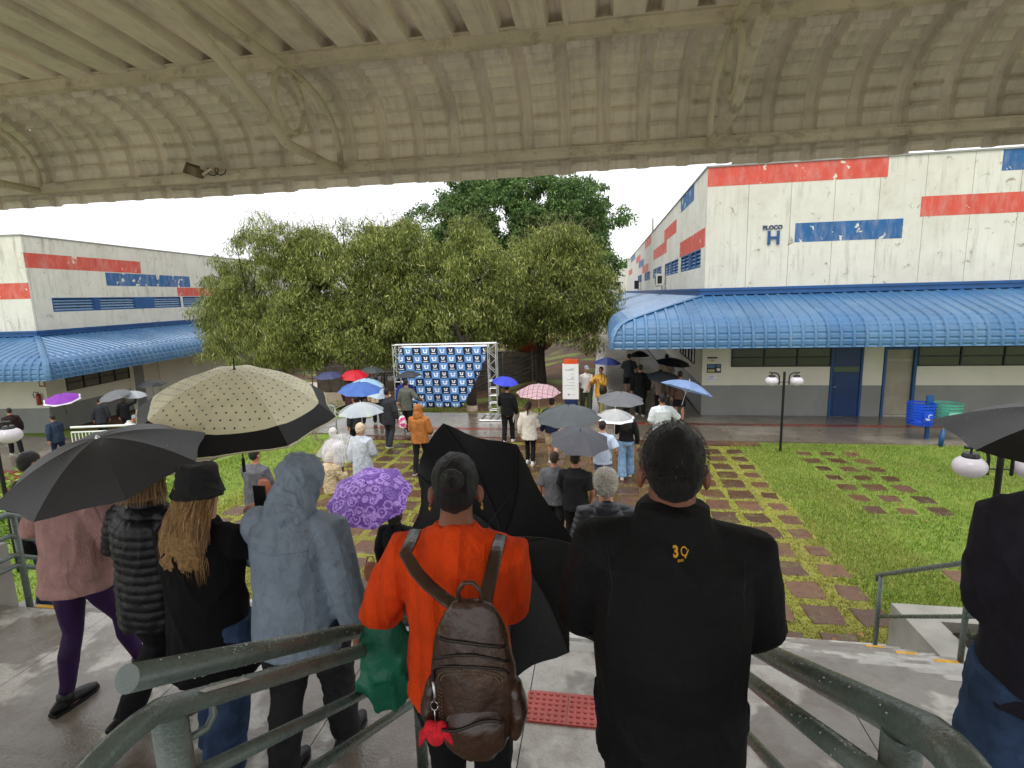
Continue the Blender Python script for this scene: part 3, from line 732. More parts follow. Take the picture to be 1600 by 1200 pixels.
part('leaf', M_bluedoor, d, (4.09, 4.93, .03, .07, .03, 2.62))
for (z0, z1) in ((.12, .70), (.76, 1.34), (1.86, 2.5)): part('panel', M_bluedoor, d, (4.17, 4.85, .018, .0295, z0, z1))
part('panel', mat('green_notice', (86, 104, 72), .5), d, (4.12, 4.9, .016, .0295, 1.52, 1.68))
part('frame', M_bluetrim, d, (4.03, 4.088, -.01, .1, .02, 2.655), (4.932, 4.99, -.01, .1, .02, 2.655))
mb = MB(); mb.tube([TR(4.13, .02, 1.02), TR(4.13, -.04, 1.02), TR(4.22, -.04, 1.02)], .012, 6); mb.build('handle', M_alu, d)
d = empty('doorway', (5.6, 0, 0)); d.parent = bR
part('frame', M_bluetrim, d, (5.60, 5.67, -.02, .1, .02, 2.31), (6.48, 6.56, -.02, .1, .02, 2.31), (5.672, 6.478, -.02, .1, 2.23, 2.31))
part('leaf', mat('beige_panel', (158, 152, 132), .5, .1, 2), d, (5.68, 6.47, .08, .112, .1, 2.22)); part('threshold', M_wall, d, (5.68, 6.47, -.03, .079, .0, .10)); part('rail', mat('beige_rail', (176, 170, 148), .5), d, (5.68, 6.47, .07, .079, 1.85, 1.92))
me = text_mesh('H', .60, .02, M_bluetrim, 'letter', bold=.015); me.transform(Matrix.Translation((5.42, Y0-.03, 5.66)) @ Matrix.Rotation(R_(90), 4, 'X') @ Matrix.Diagonal((.95, .98, 1, 1))); link(me, 'letter', bR)
me = text_mesh('BLOCO', .175, .012, mat('dull_blue_letter', (46, 66, 100), .5), 'letter', bold=.006); me.transform(Matrix.Translation((5.38, Y0-.02, 6.125)) @ Matrix.Rotation(R_(90), 4, 'X')); link(me, 'letter', bR)
def sign(name, label, cat, boxes, loc):
    s = empty(name, loc, label, cat)
    for nm, M, b in boxes:
        mb = MB(); mb.box(*b); mb.build(nm, M, s)
    return s
Mn = mat('poster_navy', (36, 44, 60), .5); Mp = mat('poster_paper', (222, 218, 200), .6); Mb2 = mat('poster_blue', (84, 112, 150), .5); My = mat('poster_sand', (196, 176, 120), .6)
yf = Y0
sign('notice', 'small framed notice with dark heading, top one beside the window on the right block', 'notice', [('sheet', Mp, (3.52, 3.84, yf-.012, yf-.002, 1.86, 2.04)), ('heading', Mn, (3.52, 3.84, yf-.016, yf-.013, 1.985, 2.04)), ('picture', My, (3.62, 3.74, yf-.016, yf-.013, 1.88, 1.96))], (3.68, yf, 1.86))
sign('notice', 'dark blue notice with four coloured boxes, middle one beside the window on the right block', 'notice', [('sheet', Mn, (3.51, 3.97, yf-.012, yf-.002, 1.50, 1.80)), ('picture', Mb2, (3.53, 3.76, yf-.016, yf-.013, 1.67, 1.78)), ('picture', My, (3.54, 3.76, yf-.016, yf-.013, 1.53, 1.62)), ('picture', Mp, (3.83, 3.94, yf-.016, yf-.013, 1.56, 1.66)), ('picture', Mb2, (3.82, 3.95, yf-.016, yf-.013, 1.70, 1.77))], (3.7, yf, 1.5))
sign('notice', 'white paper sheet with pale purple print, lowest beside the window on the right block', 'notice', [('sheet', mat('white_paper', (226, 224, 228), .6), (3.50, 3.84, yf-.008, yf-.002, 1.18, 1.42)), ('print', mat('lilac_print', (176, 168, 196), .6), (3.56, 3.76, yf-.011, yf-.009, 1.36, 1.385)), ('print', mat('lilac_print', (176, 168, 196), .6), (3.54, 3.74, yf-.011, yf-.009, 1.29, 1.31))], (3.67, yf, 1.18))
a1 = ac_unit(TR, 11.4, 4.55, 1.0); a1['label'] = 'cream air conditioner with pipe on the right block side wall, nearer one'
a2 = ac_unit(TR, 30.5, 4.5, 1.1, True); a2['label'] = 'dark air conditioner box on the right block side wall, farther one'
tube_obj('vent_pipe', [TR(.4, 24, 8.1), TR(.4, 24, 9.6)], .07, M_wall, None, 8, loc=TR(.4, 24, 8.1)); tag(bpy.data.objects['vent_pipe'], 'thin grey vent pipe on the roof edge of the right block', 'pipe')

# ---- left block, mirrored, a metre lower and turned a little
PL = Vector((-22.95, 19.0)); A = R_(6.53)
def TL(x, y, z):
    # local x runs along the front away from the corner (to the left), y along the side wall
    X = -x*math.cos(A) - y*math.sin(A); Y = -x*math.sin(A) + y*math.cos(A)
    return (PL.x+X, PL.y+Y, z-.97)
bL = empty('teaching_block', (PL.x, PL.y, -.97), 'lower white block with blue canopy and louvred windows, at the left behind the tree', 'building')
holesL = [(.96, 3.2, 5.05, 5.65), (3.47, 5.8, 5.05, 5.65), (7.15, 9.4, 5.05, 5.65), (9.6, 11.9, 5.05, 5.65), (13.2, 15.4, 5.05, 5.65)]
wallparts(TL, bL, 12, 26, [], holesL)
for (a, b, z0, z1) in holesL: louvre(TL, 'S', a, b, z0, z1, bL)
for a, b, z0, z1, M in [(-.004, 6.5, 6.86, 7.46, M_redband), (4.08, 10.45, 6.2, 6.82, M_blueband), (9.2, 15, 5.68, 6.17, M_redband), (3.2, 3.47, 5.05, 5.65, M_bluetrim), (5.8, 7.15, 5.05, 5.65, M_bluetrim)]: band(TL, 'S', a, b, z0, z1, M, bL)
band(TL, 'F', -.004, 6, 5.62, 6.26, M_redband, bL)
canopy(TL, 2.7, 2.75, 12, 24, bL)
lower(TL, bL, [('F', 0, 12, G, 4.1, M_cream, 0), ('F', 0, 12, 0, G-.002, M_grey, 0), ('S', .12, 1.0, G, 4.1, M_cream, 0), ('S', .12, 1.0, 0, G-.002, M_grey, 0), ('S', 1.002, 4.7, G, 1.62, M_cream, .02), ('S', 1.002, 4.7, 0, G-.002, M_grey, .02),
    ('S', 1.002, 4.7, 2.6, 4.1, M_cream, .02), ('S', 4.702, 4.95, 0, 4.1, M_cream, -.04), ('S', 6.9, 8.3, 0, 4.1, M_cream, 0), ('S', 4.952, 6.898, 2.6, 4.1, M_cream, .02), ('S', 4.952, 5.8, 0, 2.598, M_grey, .08), ('S', 5.802, 6.898, 0, 2.598, M_cream, .10), ('S', 8.302, 24, 0, 4.1, M_cream, .03)])
dark_window(TL, 'S', 1.01, 4.69, 1.63, 2.59, bL, 4, 2)
p = TL(-.03, .05, 2.0)
ex = empty('fire_extinguisher', TL(.25, -.12, .0), 'red fire extinguisher hanging by the corner of the left block', 'fire extinguisher')
c = Vector(TL(.28, -.12, 1.22)); mb = MB(); mb.lathe([(0, 0), (.08, .01), (.085, .05), (.085, .40), (.06, .47), (.025, .50), (.02, .54), (0, .54)], c, 12); mb.build('cylinder', mat('extinguisher_red', (150, 30, 28), .3), ex, smooth=True)
tube_obj('hose', [c+Vector((0, 0, .52)), c+Vector((-.12, -.03, .58)), c+Vector((-.2, -.03, .45)), c+Vector((-.14, -.03, .3))], .014, M_black, ex, 6)
sg = empty('sign', TL(.1, -.02, 1.95), 'small red bordered sign above the extinguisher on the left block', 'sign')
mb = MB(); mb.box(.0, .26, -.015, -.003, 1.98, 2.28, T=TL); mb.build('plate', mat('extinguisher_red', (150, 30, 28)), sg); mb = MB(); mb.box(.05, .21, -.019, -.016, 2.04, 2.22, T=TL); mb.build('field', Mp, sg)

# far building closing the passage
fb = empty('far_building', (-2, 78, 0), 'small pale building with blue roof edge at the far end of the passage', 'building')
mb = MB(); mb.box(-9, 4.5, 78, 90, 0, 7.4); mb.build('wall', M_plaster, fb)
mb = MB(); mb.box(-9.2, 4.6, 77.4, 90.2, 3.4, 3.9); mb.build('canopy', M_bluetrim, fb)
for i in range(5): mb = MB(); mb.box(-8+2.3*i, -6.6+2.3*i, 77.95, 77.995, 4.6, 5.6); mb.build('window', M_dark, fb)

# ------------------------------------------------------------------ press backdrop
def f_press(N, b, v, base):
    uv = N.pos(uv=True); u, w, _ = N.xyz(uv)                 # uv counted in squares
    cu, cw = u.fract()-.5, w.fract()-.5
    par = (u.floor()+w.floor()).mod(2.0)
    s = 1/(1-par*.0+0.0) if False else None
    k = par*.35+1.0                                           # smaller emblem on the dark squares
    x = (cu*k).abs(); y = (cw-par*.10)*k
    outer = x.lt(.235)*y.gt(-.27)*y.lt(.17)*((x*x+(y+.03)*(y+.03)).lt(.082)).max(y.gt(.0)); inner = x.lt(.095)*y.gt(-.12)
    U = outer-(outer*inner); serif = y.gt(.10)*y.lt(.21)*x.gt(.07)*x.lt(.32)
    U = (U+serif).min(1.0)
    tx = par*(cw.gt(-.36))*(cw.lt(-.26))*(cu.abs().lt(.27))*(N.noise(N.scale(uv, (30, 8, 1)), 1, 1).gt(.38))
    c = N.mix(par, L((96, 146, 206)), L((26, 38, 66))); c = N.mix((U+tx).min(1.0), c, L((236, 240, 244)))
    return dict(base=c)
M_press = mat('printed_banner', (90, 130, 180), .5, .02, 1, fn=f_press, spec=.3)
bk = empty('backdrop_frame', (-5.3, 18.2, .045), 'silver truss frame holding the blue press banner on the wet walkway', 'truss frame')
def box_truss(xa, xb, y, z0, z1, nm='tower'):
    t = empty(nm, (xa, y, z0)); t.parent = bk; t.location = Vector((xa, y, z0))-bk.location
    mb = MB()
    for x in (xa, xb):
        for dy in (0, .26): mb.tube([(x, y+dy, z0), (x, y+dy, z1)], .022, 8)
    mb.build('chord', M_alu, t, smooth=False)
    n = 10; h = (z1-z0)/n; mb = MB()
    for i in range(n):
        a, b_ = z0+i*h, z0+(i+1)*h
        for dy in (0, .26):
            if i < 5: mb.tube([(xa, y+dy, b_), (xb, y+dy, b_)], .012, 6)
            else: mb.tube([(xa, y+dy, a if i % 2 else b_), (xb, y+dy, b_ if i % 2 else a)], .012, 6)
        mb.tube([(xa, y, a if i % 2 else b_), (xa, y+.26, b_ if i % 2 else a)], .010, 6)
    mb.build('lattice', M_alu, t)
box_truss(-7.24, -7.0, 18.12, .09, 2.60); box_truss(-3.84, -3.56, 18.12, .09, 2.66)
mb = MB()
for dy in (0, .26):
    mb.tube([(-7.26, 18.12+dy, 2.645), (-3.56, 18.12+dy, 2.675)], .022, 8); mb.tube([(-7.0, 18.12+dy, 2.56), (-3.84, 18.12+dy, 2.59)], .016, 6)
for i in range(9):
    x = -7.2+.44*i; mb.tube([(x, 18.12, 2.65), (x+.2, 18.38, 2.65)], .01, 6)
mb.build('top_beam', M_alu, bk)
for xc in (-7.1, -3.7):
    mb = MB(); P = [(-.42, -.45), (.42, -.45), (.42, .5), (-.42, .5), (-.42, -.45)]
    mb.tube([(xc+a, 18.2+b_, .075) for a, b_ in P], .025, 6); mb.tube([(xc-.12, 17.75, .075), (xc-.12, 18.7, .075)], .02, 6); mb.tube([(xc+.12, 17.75, .075), (xc+.12, 18.7, .075)], .02, 6); mb.build('base', M_alu, bk)
# banner cloth, lower right corner folded back
NU, NV = 44, 34; Wb, Hb = 10.5, 8.0; cell = .305
vs, uvs = [], []
for j in range(NV+1):
    t = j/NV
    for i in range(NU+1):
        s = i/NU
        xr = -3.90 - (max(0, t-.18)/.82)**1.15*.92
        x = -7.08+(xr+7.08)*s + .10*t*(1-s); z = 2.58-t*(2.17-.0*s) + .10*t*s*0
        z = 2.57 - t*2.14 + .02*s
        y = 18.09+.02*math.sin(x*3+z*2)+.015*math.sin(x*7-z*5)+.05*t*s
        vs.append((x, y, z)); uvs.append(((x+7.13-.11*t)/cell, 8-(2.57-z)/.275))
fs = [(j*(NU+1)+i, j*(NU+1)+i+1, (j+1)*(NU+1)+i+1, (j+1)*(NU+1)+i) for j in range(NV) for i in range(NU)]
mb = MB(); mb.add(vs, fs); me = mb.mesh('press_banner', M_press, True); ul = me.uv_layers.new(name='UVMap')
for lp in me.loops: ul.data[lp.index].uv = uvs[lp.vertex_index]
o = link(me, 'press_banner', None, (-5.5, 18.1, .4)); tag(o, 'blue checked press banner printed with white U emblems, lower right corner folded away', 'banner')
sm_ = o.modifiers.new('thickness', 'SOLIDIFY'); sm_.thickness = .004; sm_.offset = 1

# totem sign
tt = empty('totem_sign', (-1.05, 18.86, .045), 'white directory totem with orange top and navy base on the walkway', 'sign')
for nm, M, b_ in [('base', mat('navy_base', (20, 42, 84), .4), (-1.27, -.82, 18.80, 18.96, .04, .62)), ('panel', M_white, (-1.345, -.79, 18.78, 18.97, .621, 1.86)), ('cap', mat('orange_cap', (216, 82, 30), .4), (-1.29, -.81, 18.79, 18.96, 1.861, 2.02))]:
    mb = MB(); mb.box(*b_); mb.build(nm, M, tt)
Mt = mat('grey_print', (150, 156, 164), .6); mb = MB()
for (z, w, xr) in [(1.70, .12, -.94), (1.66, .30, -.94), (1.635, .32, -.94), (1.50, .12, -.94), (1.40, .11, -.94), (1.35, .13, -.94), (1.315, .25, -.94), (1.20, .17, -.94), (1.095, .38, -.92), (.985, .25, -.92), (.78, .12, -.92)]:
    k = xr-w
    while k < xr-.005:
        l = random.uniform(.015, .04); mb.box(k, min(k+l, xr), 18.776, 18.779, z, z+random.uniform(.012, .018)); k += l+.008
mb.box(-1.17, -1.10, 18.776, 18.779, .755, .815)
mb.build('print', Mt, tt)

# ------------------------------------------------------------------ lamps
def lamp(x, y, z0, h, label, yaw=0, arms=(-1, 1)):
    l = empty('street_lamp', (x, y, z0), label, 'lamp', 'double globe garden lamps', yaw)
    M4 = worldm(l)
    def add(nm, mb, M, par=l, smooth=False):
        return mb.build(nm, M, par, local=True, smooth=smooth)
    mb = MB(); mb.tube([(0, 0, 0), (0, 0, h)], .032, 12); add('post', mb, M_black)
    for s in arms:
        mb = MB(); mb.tube([(s*.12, 0, h-.34), (s*.12, 0, h-.15), (s*.135, 0, h-.09), (s*.17, 0, h-.05), (s*.22, 0, h-.03), (s*.37, 0, h-.025)], .018, 8); mb.tube([(0, 0, h-.27), (s*.12, 0, h-.27)], .009, 6); a = add('arm', mb, M_black)
        mb = MB(); mb.tube([(s*.30, 0, h-.03), (s*.30, 0, h-.10)], .013, 6); mb.lathe([(0, .03), (.07, .03), (.085, .0), (.085, -.025), (0, -.03)], (s*.30, 0, h-.12), 16); add('collar', mb, M_black, a)
        mb = MB(); mb.ell((s*.30, 0, h-.245), (.165, .165, .125), 24, 14); add('globe', mb, M_globe, l, True)
    return l
lamp(4.66, 14.84, .0, 2.14, 'black double globe lamp in front of the blue door, where lawn meets pavers')
lamp(4.38, 6.62, 0, 2.50, 'black double globe lamp nearest the right edge, above the man in the dark T-shirt')
lamp(-10.25, 15.5, zt(-10.25, 15.5), 2.2-zt(-10.25, 15.5), 'black double globe lamp under the tree behind the cream umbrella')
lamp(-9.58, 7.0, zt(-9.58, 7), 2.55-zt(-9.58, 7), 'black globe lamp at the left edge by the young shrub')
lamp(-9.25, 22.0, zt(-9.25, 22), 1.12-zt(-9.25, 22), 'distant globe lamp left of the press banner')

# bins and water pipe
bs = empty('recycling_stand', (8.88, 16.27, .045), 'navy post carrying a blue and a green round recycling basket beside the lawn', 'bin stand')
mb = MB(); mb.box(8.84, 8.93, 16.25, 16.31, .04, 1.12); mb.box(8.80, 8.97, 16.255, 16.305, .5, 1.26); mb.build('post', M_bluetrim, bs)
def basket(cx, M, lab):
    b_ = empty('basket', (cx, 16.1, .48)); b_.parent = bs; b_.location = Vector((cx, 16.12, .48))-bs.location; b_['label'] = lab
    mb = MB(); mb.lathe([(.0, .0), (.29, .0), (.30, .02), (.30, .05), (.285, .05), (.285, 0.06)], (cx, 16.12, .49), 20)
    for i in range(20):
        a = 2*math.pi*i/20; mb.tube([(cx+.295*math.cos(a), 16.12+.295*math.sin(a), .5), (cx+.32*math.cos(a), 16.12+.32*math.sin(a), 1.08)], .007, 4)
    mb.build('frame', M, b_)
    for z in (.58, .66, .74, .82, .90, .98, 1.06):
        mb = MB(); r = .295+.025*(z-.5)/.58; mb.lathe([(r, -.022), (r+.012, -.022), (r+.012, .022), (r, .022), (r, -.022)], (cx, 16.12, z), 20); mb.build('hoop', M, b_)
    mb = MB(); mb.box(cx-.10 if cx < 8.9 else cx-.16, cx+.14 if cx < 8.9 else cx+.16, 15.775, 15.79, .62, .88); mb.build('panel', M if cx < 8.9 else mat('pale_green', (130, 190, 172), .5), b_)
    return b_
bk1 = basket(8.60, mat('basket_blue', (20, 76, 200), .4), 'blue basket with white recycling mark'); basket(9.26, mat('basket_green', (76, 150, 130), .45, spec=.4), 'pale green basket')
mb = MB()
mb.tube([(8.66+.045*math.cos(t), 15.77, .78+.045*math.sin(t)) for t in np.linspace(.6, 4.2, 8)], .008, 5); mb.box(8.56, 8.66, 15.765, 15.775, .68, .70); mb.box(8.545, 8.625, 15.765, 15.775, .71, .722); mb.build('mark', M_white, bk1)
tp = empty('water_standpipe', (8.9, 15.65, 0), 'short blue water pipe with a white tap in the grass below the bins', 'standpipe')
tube_obj('pipe', [(8.88, 15.62, 0), (8.93, 15.64, .44)], .055, M_bluetrim, tp, 10); tube_obj('tap', [(8.93, 15.64, .44), (8.94, 15.64, .56), (8.97, 15.6, .55), (8.97, 15.6, .48)], .018, M_white, tp, 8)

# railings in the yard
rl = empty('ramp_railing', (-8.6, 16.0, 0), 'pale metal ramp railing with rounded end near the lamp under the tree', 'railing')
Mrl = mat('pale_grey_rail', (142, 150, 146), .35, .1, 8)
tube_obj('top_rail', [(-11.4, 16.6, .30), (-8.62, 16.0, .93), (-8.48, 15.97, .90), (-8.45, 15.96, .80)], .028, Mrl, rl, 8)
for dz in (.18, .50, .66): tube_obj('bar', [(-11.4, 16.6, .30-dz*.9), (-8.47, 15.97, .93-dz)], .018, Mrl, rl, 6)
for x, y, t in ((-8.45, 15.96, .86), (-9.9, 16.28, .62), (-11.3, 16.57, .30)): tube_obj('post', [(x, y, zt(x, y)-.1), (x, y, t)], .028, Mrl, rl, 8)
tube_obj('bar', [(-8.45, 15.96, .75), (-8.1, 15.9, .55)], .018, Mrl, rl, 6)
bn = empty('white_railing', (-15.6, 12.3, -.9), 'low white metal railing beyond the black umbrella at the left', 'railing')
c0, c1 = at_y(110, 668, 11.6), at_y(186, 664, 12.4)
for dz, r in ((0, .03), (-.13, .02)): tube_obj('rail', [(c0.x, c0.y, c0.z+dz), (c1.x+1.0, c1.y+.15, c1.z+dz)], r, M_white, bn, 8)
mb = MB()
for i in range(26):
    t = i/25; x, y, z = (c0.x*(1-t)+(c1.x+1)*t, c0.y*(1-t)+(c1.y+.15)*t, c0.z*(1-t)+c1.z*t); mb.tube([(x, y, z-.13), (x, y, zt(x, y))], .012, 5)
mb.build('bars', M_white, bn)
# dark terrace rails behind the banner
tr = empty('terrace_railing', (-7, 27, -.8), 'long dark railing of thin bars behind the press banner under the trees', 'railing')
Mdk = mat('dark_grey_bar', (96, 92, 88), .5, .15, 4)
for i in range(5): tube_obj('bar', [(-15.5, 26.5, .15+.30*i), (-3.2, 27.5, .20+.30*i)], .03, Mdk, tr, 6)
for i in range(8): x = -15.2+1.7*i; tube_obj('post', [(x, 26.5+(x+15.5)*.08, -1), (x, 26.5+(x+15.5)*.08, 1.4)], .035, Mdk, tr, 6)
st = empty('slanted_railing', (-5, 25, -.5), 'dark railing slanting upward beside the tree trunk with the white base', 'railing')
for i in range(5): tube_obj('bar', [(-6.4, 24.2, -.55+.2*i), (-3.0, 25.2, .85+.2*i)], .025, Mdk, st, 6)
for x in (-6.2, -4.7, -3.2): tube_obj('post', [(x, 24.2+(x+6.4)*.29, -1), (x, 24.2+(x+6.4)*.29, .4+(x+6.4)*.41)], .03, Mdk, st, 6)
mb = MB(); mb.box(-16, -3, 28.4, 28.7, -1, 1.3); tag(mb.build('retaining_wall', mat('dark_stone_wall', (74, 66, 56), .8, .3, 2, .5, 8), loc=(-9, 28.5, -1)), 'dark retaining wall in the shade behind the railings', 'wall')
mb = MB(); mb.ell((-3.55, 27.6, 1.85), (1.1, .5, .55), 16, 8); tag(mb.build('rusty_awning', mat('rust_orange', (150, 66, 40), .7, .2, 3), loc=(-3.55, 27.6, 1.3), smooth=True), 'rust orange rounded awning seen through the leaves left of the trunk', 'awning')

# ------------------------------------------------------------------ trees and plants
M_bark = mat('dark_bark', (54, 46, 38), .9, .3, 6, .9, 22, space='world')
M_barkw = mat('limewashed_bark', (186, 160, 146), .8, .15, 5, .6, 25, space='world')
def leafmat(name, stops, trans=.35):
    return mat(name, (100, 110, 50), .42, .1, 3, trans=trans, spec=.4, space='world',
        fn=lambda N, b, v, base: dict(base=N.ramp((N.island()*.75+N.noise(N.pos('world'), .9, 4, .6)*.7-.22), stops)))
M_leafA = leafmat('olive_leaves', [(.02, L((54, 66, 34))), (.3, L((92, 106, 50))), (.55, L((132, 144, 68))), (.76, L((168, 176, 92))), (.95, L((216, 212, 140)))])
M_leafB = leafmat('deep_green_leaves', [(.05, L((48, 74, 38))), (.4, L((80, 112, 58))), (.75, L((118, 146, 78))), (.96, L((156, 174, 106)))])
M_leafC = leafmat('shrub_leaves', [(.1, L((60, 96, 30))), (.5, L((112, 150, 50))), (.9, L((170, 196, 90)))])
def leaves(name, C, rad, per, lmin, lmax, wr, M, parent, droop=.7, flat=False):
    n = len(C)*per
    base = np.repeat(C, per, 0); rr = np.repeat(rad, per)
    d = RNG.normal(size=(n, 3)); d /= np.linalg.norm(d, axis=1)[:, None]
    p = base+d*(rr*RNG.uniform(.15, 1, n)**.6)[:, None]*np.array([1, 1, .8])
    l = RNG.uniform(lmin, lmax, n); ax = RNG.normal(size=(n, 3)); ax[:, 2] -= droop*2.0; ax /= np.linalg.norm(ax, axis=1)[:, None]
    up = RNG.normal(size=(n, 3)); sd = np.cross(ax, up); sd /= np.linalg.norm(sd, axis=1)[:, None]; nn = np.cross(ax, sd)
    w = l*wr*RNG.uniform(.7, 1.2, n)
    v = np.empty((n, 4, 3)); v[:, 0] = p; v[:, 1] = p+ax*(l*.45)[:, None]+sd*(w/2)[:, None]+nn*(l*.06)[:, None]
    v[:, 2] = p+ax*l[:, None]; v[:, 3] = p+ax*(l*.45)[:, None]-sd*(w/2)[:, None]+nn*(l*.06)[:, None]
    return link(np_mesh(name, v.reshape(-1, 3), np.arange(4*n).reshape(-1, 4), M), name, parent)
def tree(name, base, trunk_h, blobs, label, M, nclump, per, lsz, wr=.28, tr_r=.16, droop=.7, clr=(.35, .6), white=False, group=None, forks=3, loose=0):
    base = Vector(base); t = empty(name, base, label, 'tree', group)
    C = []
    vols = [b[3]*b[4]*b[5] for b in blobs]; tot = sum(vols)
    while len(C) < nclump:
        x = random.uniform(0, tot); k = 0
        while x > vols[k]: x -= vols[k]; k += 1
        b = blobs[k]; q = Vector((random.gauss(0, 1), random.gauss(0, 1), random.gauss(0, 1))).normalized()*random.uniform(.25, 1)**.45
        c = Vector((b[0]+q.x*b[3], b[1]+q.y*b[4], b[2]+q.z*b[5]))
        g = noise.noise(c*.55+Vector((k*3, 0, 0)))
        if g < (-.08 if nclump > 1200 else -.20): continue
        C.append(c)
    Cn = np.array([tuple(c) for c in C]); rad = RNG.uniform(clr[0], clr[1], len(C))
    leaves('crown', Cn, rad, per, lsz[0], lsz[1], wr, M, t, droop)
    mb = MB(); top = base+Vector((random.uniform(-.1, .1), random.uniform(-.1, .1), trunk_h))
    mb.tube([base-Vector((0, 0, .3)), base+Vector((.02, 0, trunk_h*.35)), base+Vector((-.03, .04, trunk_h*.7)), top], [tr_r*1.35, tr_r*1.05, tr_r*.95, tr_r*.9], 12); mb.build('trunk', M_bark, t, smooth=True)
    if white:
        mb = MB(); mb.tube([base-Vector((0, 0, .05)), base+Vector((.013, 0, trunk_h*.22))], [tr_r*1.42, tr_r*1.25], 12); mb.build('limewash', M_barkw, t, smooth=True)
    mb = MB(); cen = Vector(np.mean(Cn, 0)); mains = []
    for k in range(forks):
        a = 2*math.pi*k/forks+random.uniform(0, .7); sp = max(b[3] for b in blobs)*.5
        e = Vector((cen.x+math.cos(a)*sp, cen.y+math.sin(a)*sp*.7, cen.z+random.uniform(-.3, .8))); mid = top.lerp(e, .5)+Vector((0, 0, .3))
        mb.tube([top-Vector((0, 0, .15)), mid, e], [tr_r*.62, tr_r*.4, tr_r*.2], 8); mains += [top, mid, e, top.lerp(mid, .5), mid.lerp(e, .5)]
    for c in random.sample(C, min(len(C), 90)):
        m_ = min(mains, key=lambda q: (q-c).length); md = m_.lerp(c, .55)+Vector((random.uniform(-.15, .15), random.uniform(-.15, .15), .15))
        mb.tube([m_, md, c+Vector((0, 0, .1))], [tr_r*.22, tr_r*.12, .012], 5)
    mb.build('branches', M_bark, t)
    if loose:                                              # bare hanging twigs above the crown
        mb = MB()
        for c in sorted(C, key=lambda c: -c.z)[:loose]:
            a = random.uniform(0, 6.3); e = c+Vector((math.cos(a)*.4, math.sin(a)*.4, .65)); f_ = e+Vector((math.cos(a)*.5, math.sin(a)*.3, .1)); g_ = f_+Vector((math.cos(a)*.2, 0, -.35))
            mb.tube([c, e, f_, g_], [.008, .006, .004, .003], 4)
        o = mb.build('twigs', mat('olive_twig', (120, 116, 72), .7), t); o['kind'] = 'stuff'
    return t
GT = 'olive green trees with drooping leaves behind the banner'
tree('willow_tree', (-13.6, 21.5, -.95), 2.6, [(-14.4, 21, 2.4, 2.6, 1.8, 1.2), (-14.2, 22, 4.6, 2.9, 2.2, 2.5), (-16.2, 22.5, 3.9, 2.1, 1.8, 1.9), (-13.2, 21, 6.6, 1.8, 1.6, 1.2), (-12.0, 20.5, 3.2, 1.8, 1.7, 1.6)], 'leftmost olive tree with sparse drooping twigs, in front of the left block', M_leafA, 850, 78, (.11, .26), .16, .17, 1.0, (.25, .5), group=GT, loose=110)
tree('willow_tree', (-10.0, 20.8, -.75), 2.5, [(-10.2, 20.8, 2.3, 2.4, 1.6, .9), (-10.2, 21.5, 4.9, 2.5, 2.2, 2.6), (-9.6, 20.6, 3.0, 2.0, 1.8, 1.3), (-11.6, 20.6, 3.6, 1.6, 1.6, 1.9)], 'dense olive tree left of the press banner with several dark trunks', M_leafA, 760, 85, (.11, .22), .22, .2, .9, (.28, .55), group=GT, forks=4, loose=60)
tree('willow_tree', (-4.85, 19.7, -.35), 2.5, [(-7.6, 20.9, 2.5, 1.7, 1.4, .9), (-6.6, 21.8, 4.9, 2.6, 2.2, 2.9), (-4.9, 21.6, 4.4, 2.0, 2.0, 2.4), (-6.2, 20.8, 3.4, 2.4, 1.6, 1.0), (-7.8, 21, 3.6, 1.4, 1.5, 1.6), (-8.7, 21.3, 5.6, 1.5, 1.5, 1.6), (-11.9, 21.3, 5.9, 1.2, 1.3, 1.2)], 'tallest olive tree rising directly behind the press banner', M_leafA, 1080, 85, (.11, .24), .22, .16, .9, (.28, .55), white=True, group=GT, loose=80)
tree('willow_tree', (-2.85, 25.6, -.6), 2.7, [(-4.4, 24.6, 3.0, 1.5, 1.4, 1.0), (-2.2, 25.3, 4.7, 2.8, 2.3, 2.6), (-.7, 25, 3.6, 1.6, 1.8, 1.9), (-3.9, 25, 4.0, 1.8, 1.8, 2.1), (-1.4, 25, 6.1, 1.6, 1.4, 1.3)], 'olive tree with limewashed trunk base between banner and blue canopy', M_leafA, 880, 80, (.12, .25), .22, .22, .9, (.3, .6), white=True, group=GT, loose=70)
tree('broadleaf_tree', (-6.2, 41, -.6), 5.0, [(-6.5, 41, 9.6, 6.6, 4, 3.6), (-2.2, 40, 8.0, 2.6, 3, 3.4), (-1.2, 40, 10.6, 1.8, 2, 1.5), (-12.5, 41, 8.4, 3.6, 3, 2.6), (-15.6, 41, 7.4, 1.8, 2, 1.4), (-.2, 39, 6.2, 1.3, 1.6, 1.8), (.6, 39.5, 9.2, 1.3, 1.4, 1.0), (-9.5, 40.5, 11.6, 2.2, 2, 1.5), (-17.2, 41, 8.6, 1.2, 1.3, 1.0)], 'big dark green tree towering behind the olive trees', M_leafB, 1500, 100, (.16, .34), .42, .5, .4, (.35, .8), forks=7)
hz = [(-30, 46, 5.2), (-38, 44, 4.4), (-24, 52, 5), (3, 95, 9), (-12, 70, 6), (-46, 50, 5)]
for i, (x, y, h) in enumerate(hz[3:5]):
    tree('distant_tree', (x, y, -.5), h*.4, [(x, y, h*.7, 3.2, 3, h*.32)], ['distant tree beyond the far building', 'distant dark tree behind the olive trees'][i], M_leafB, 120, 60, (.35, .6), .5, .3, .3, (.7, 1.2), forks=3)
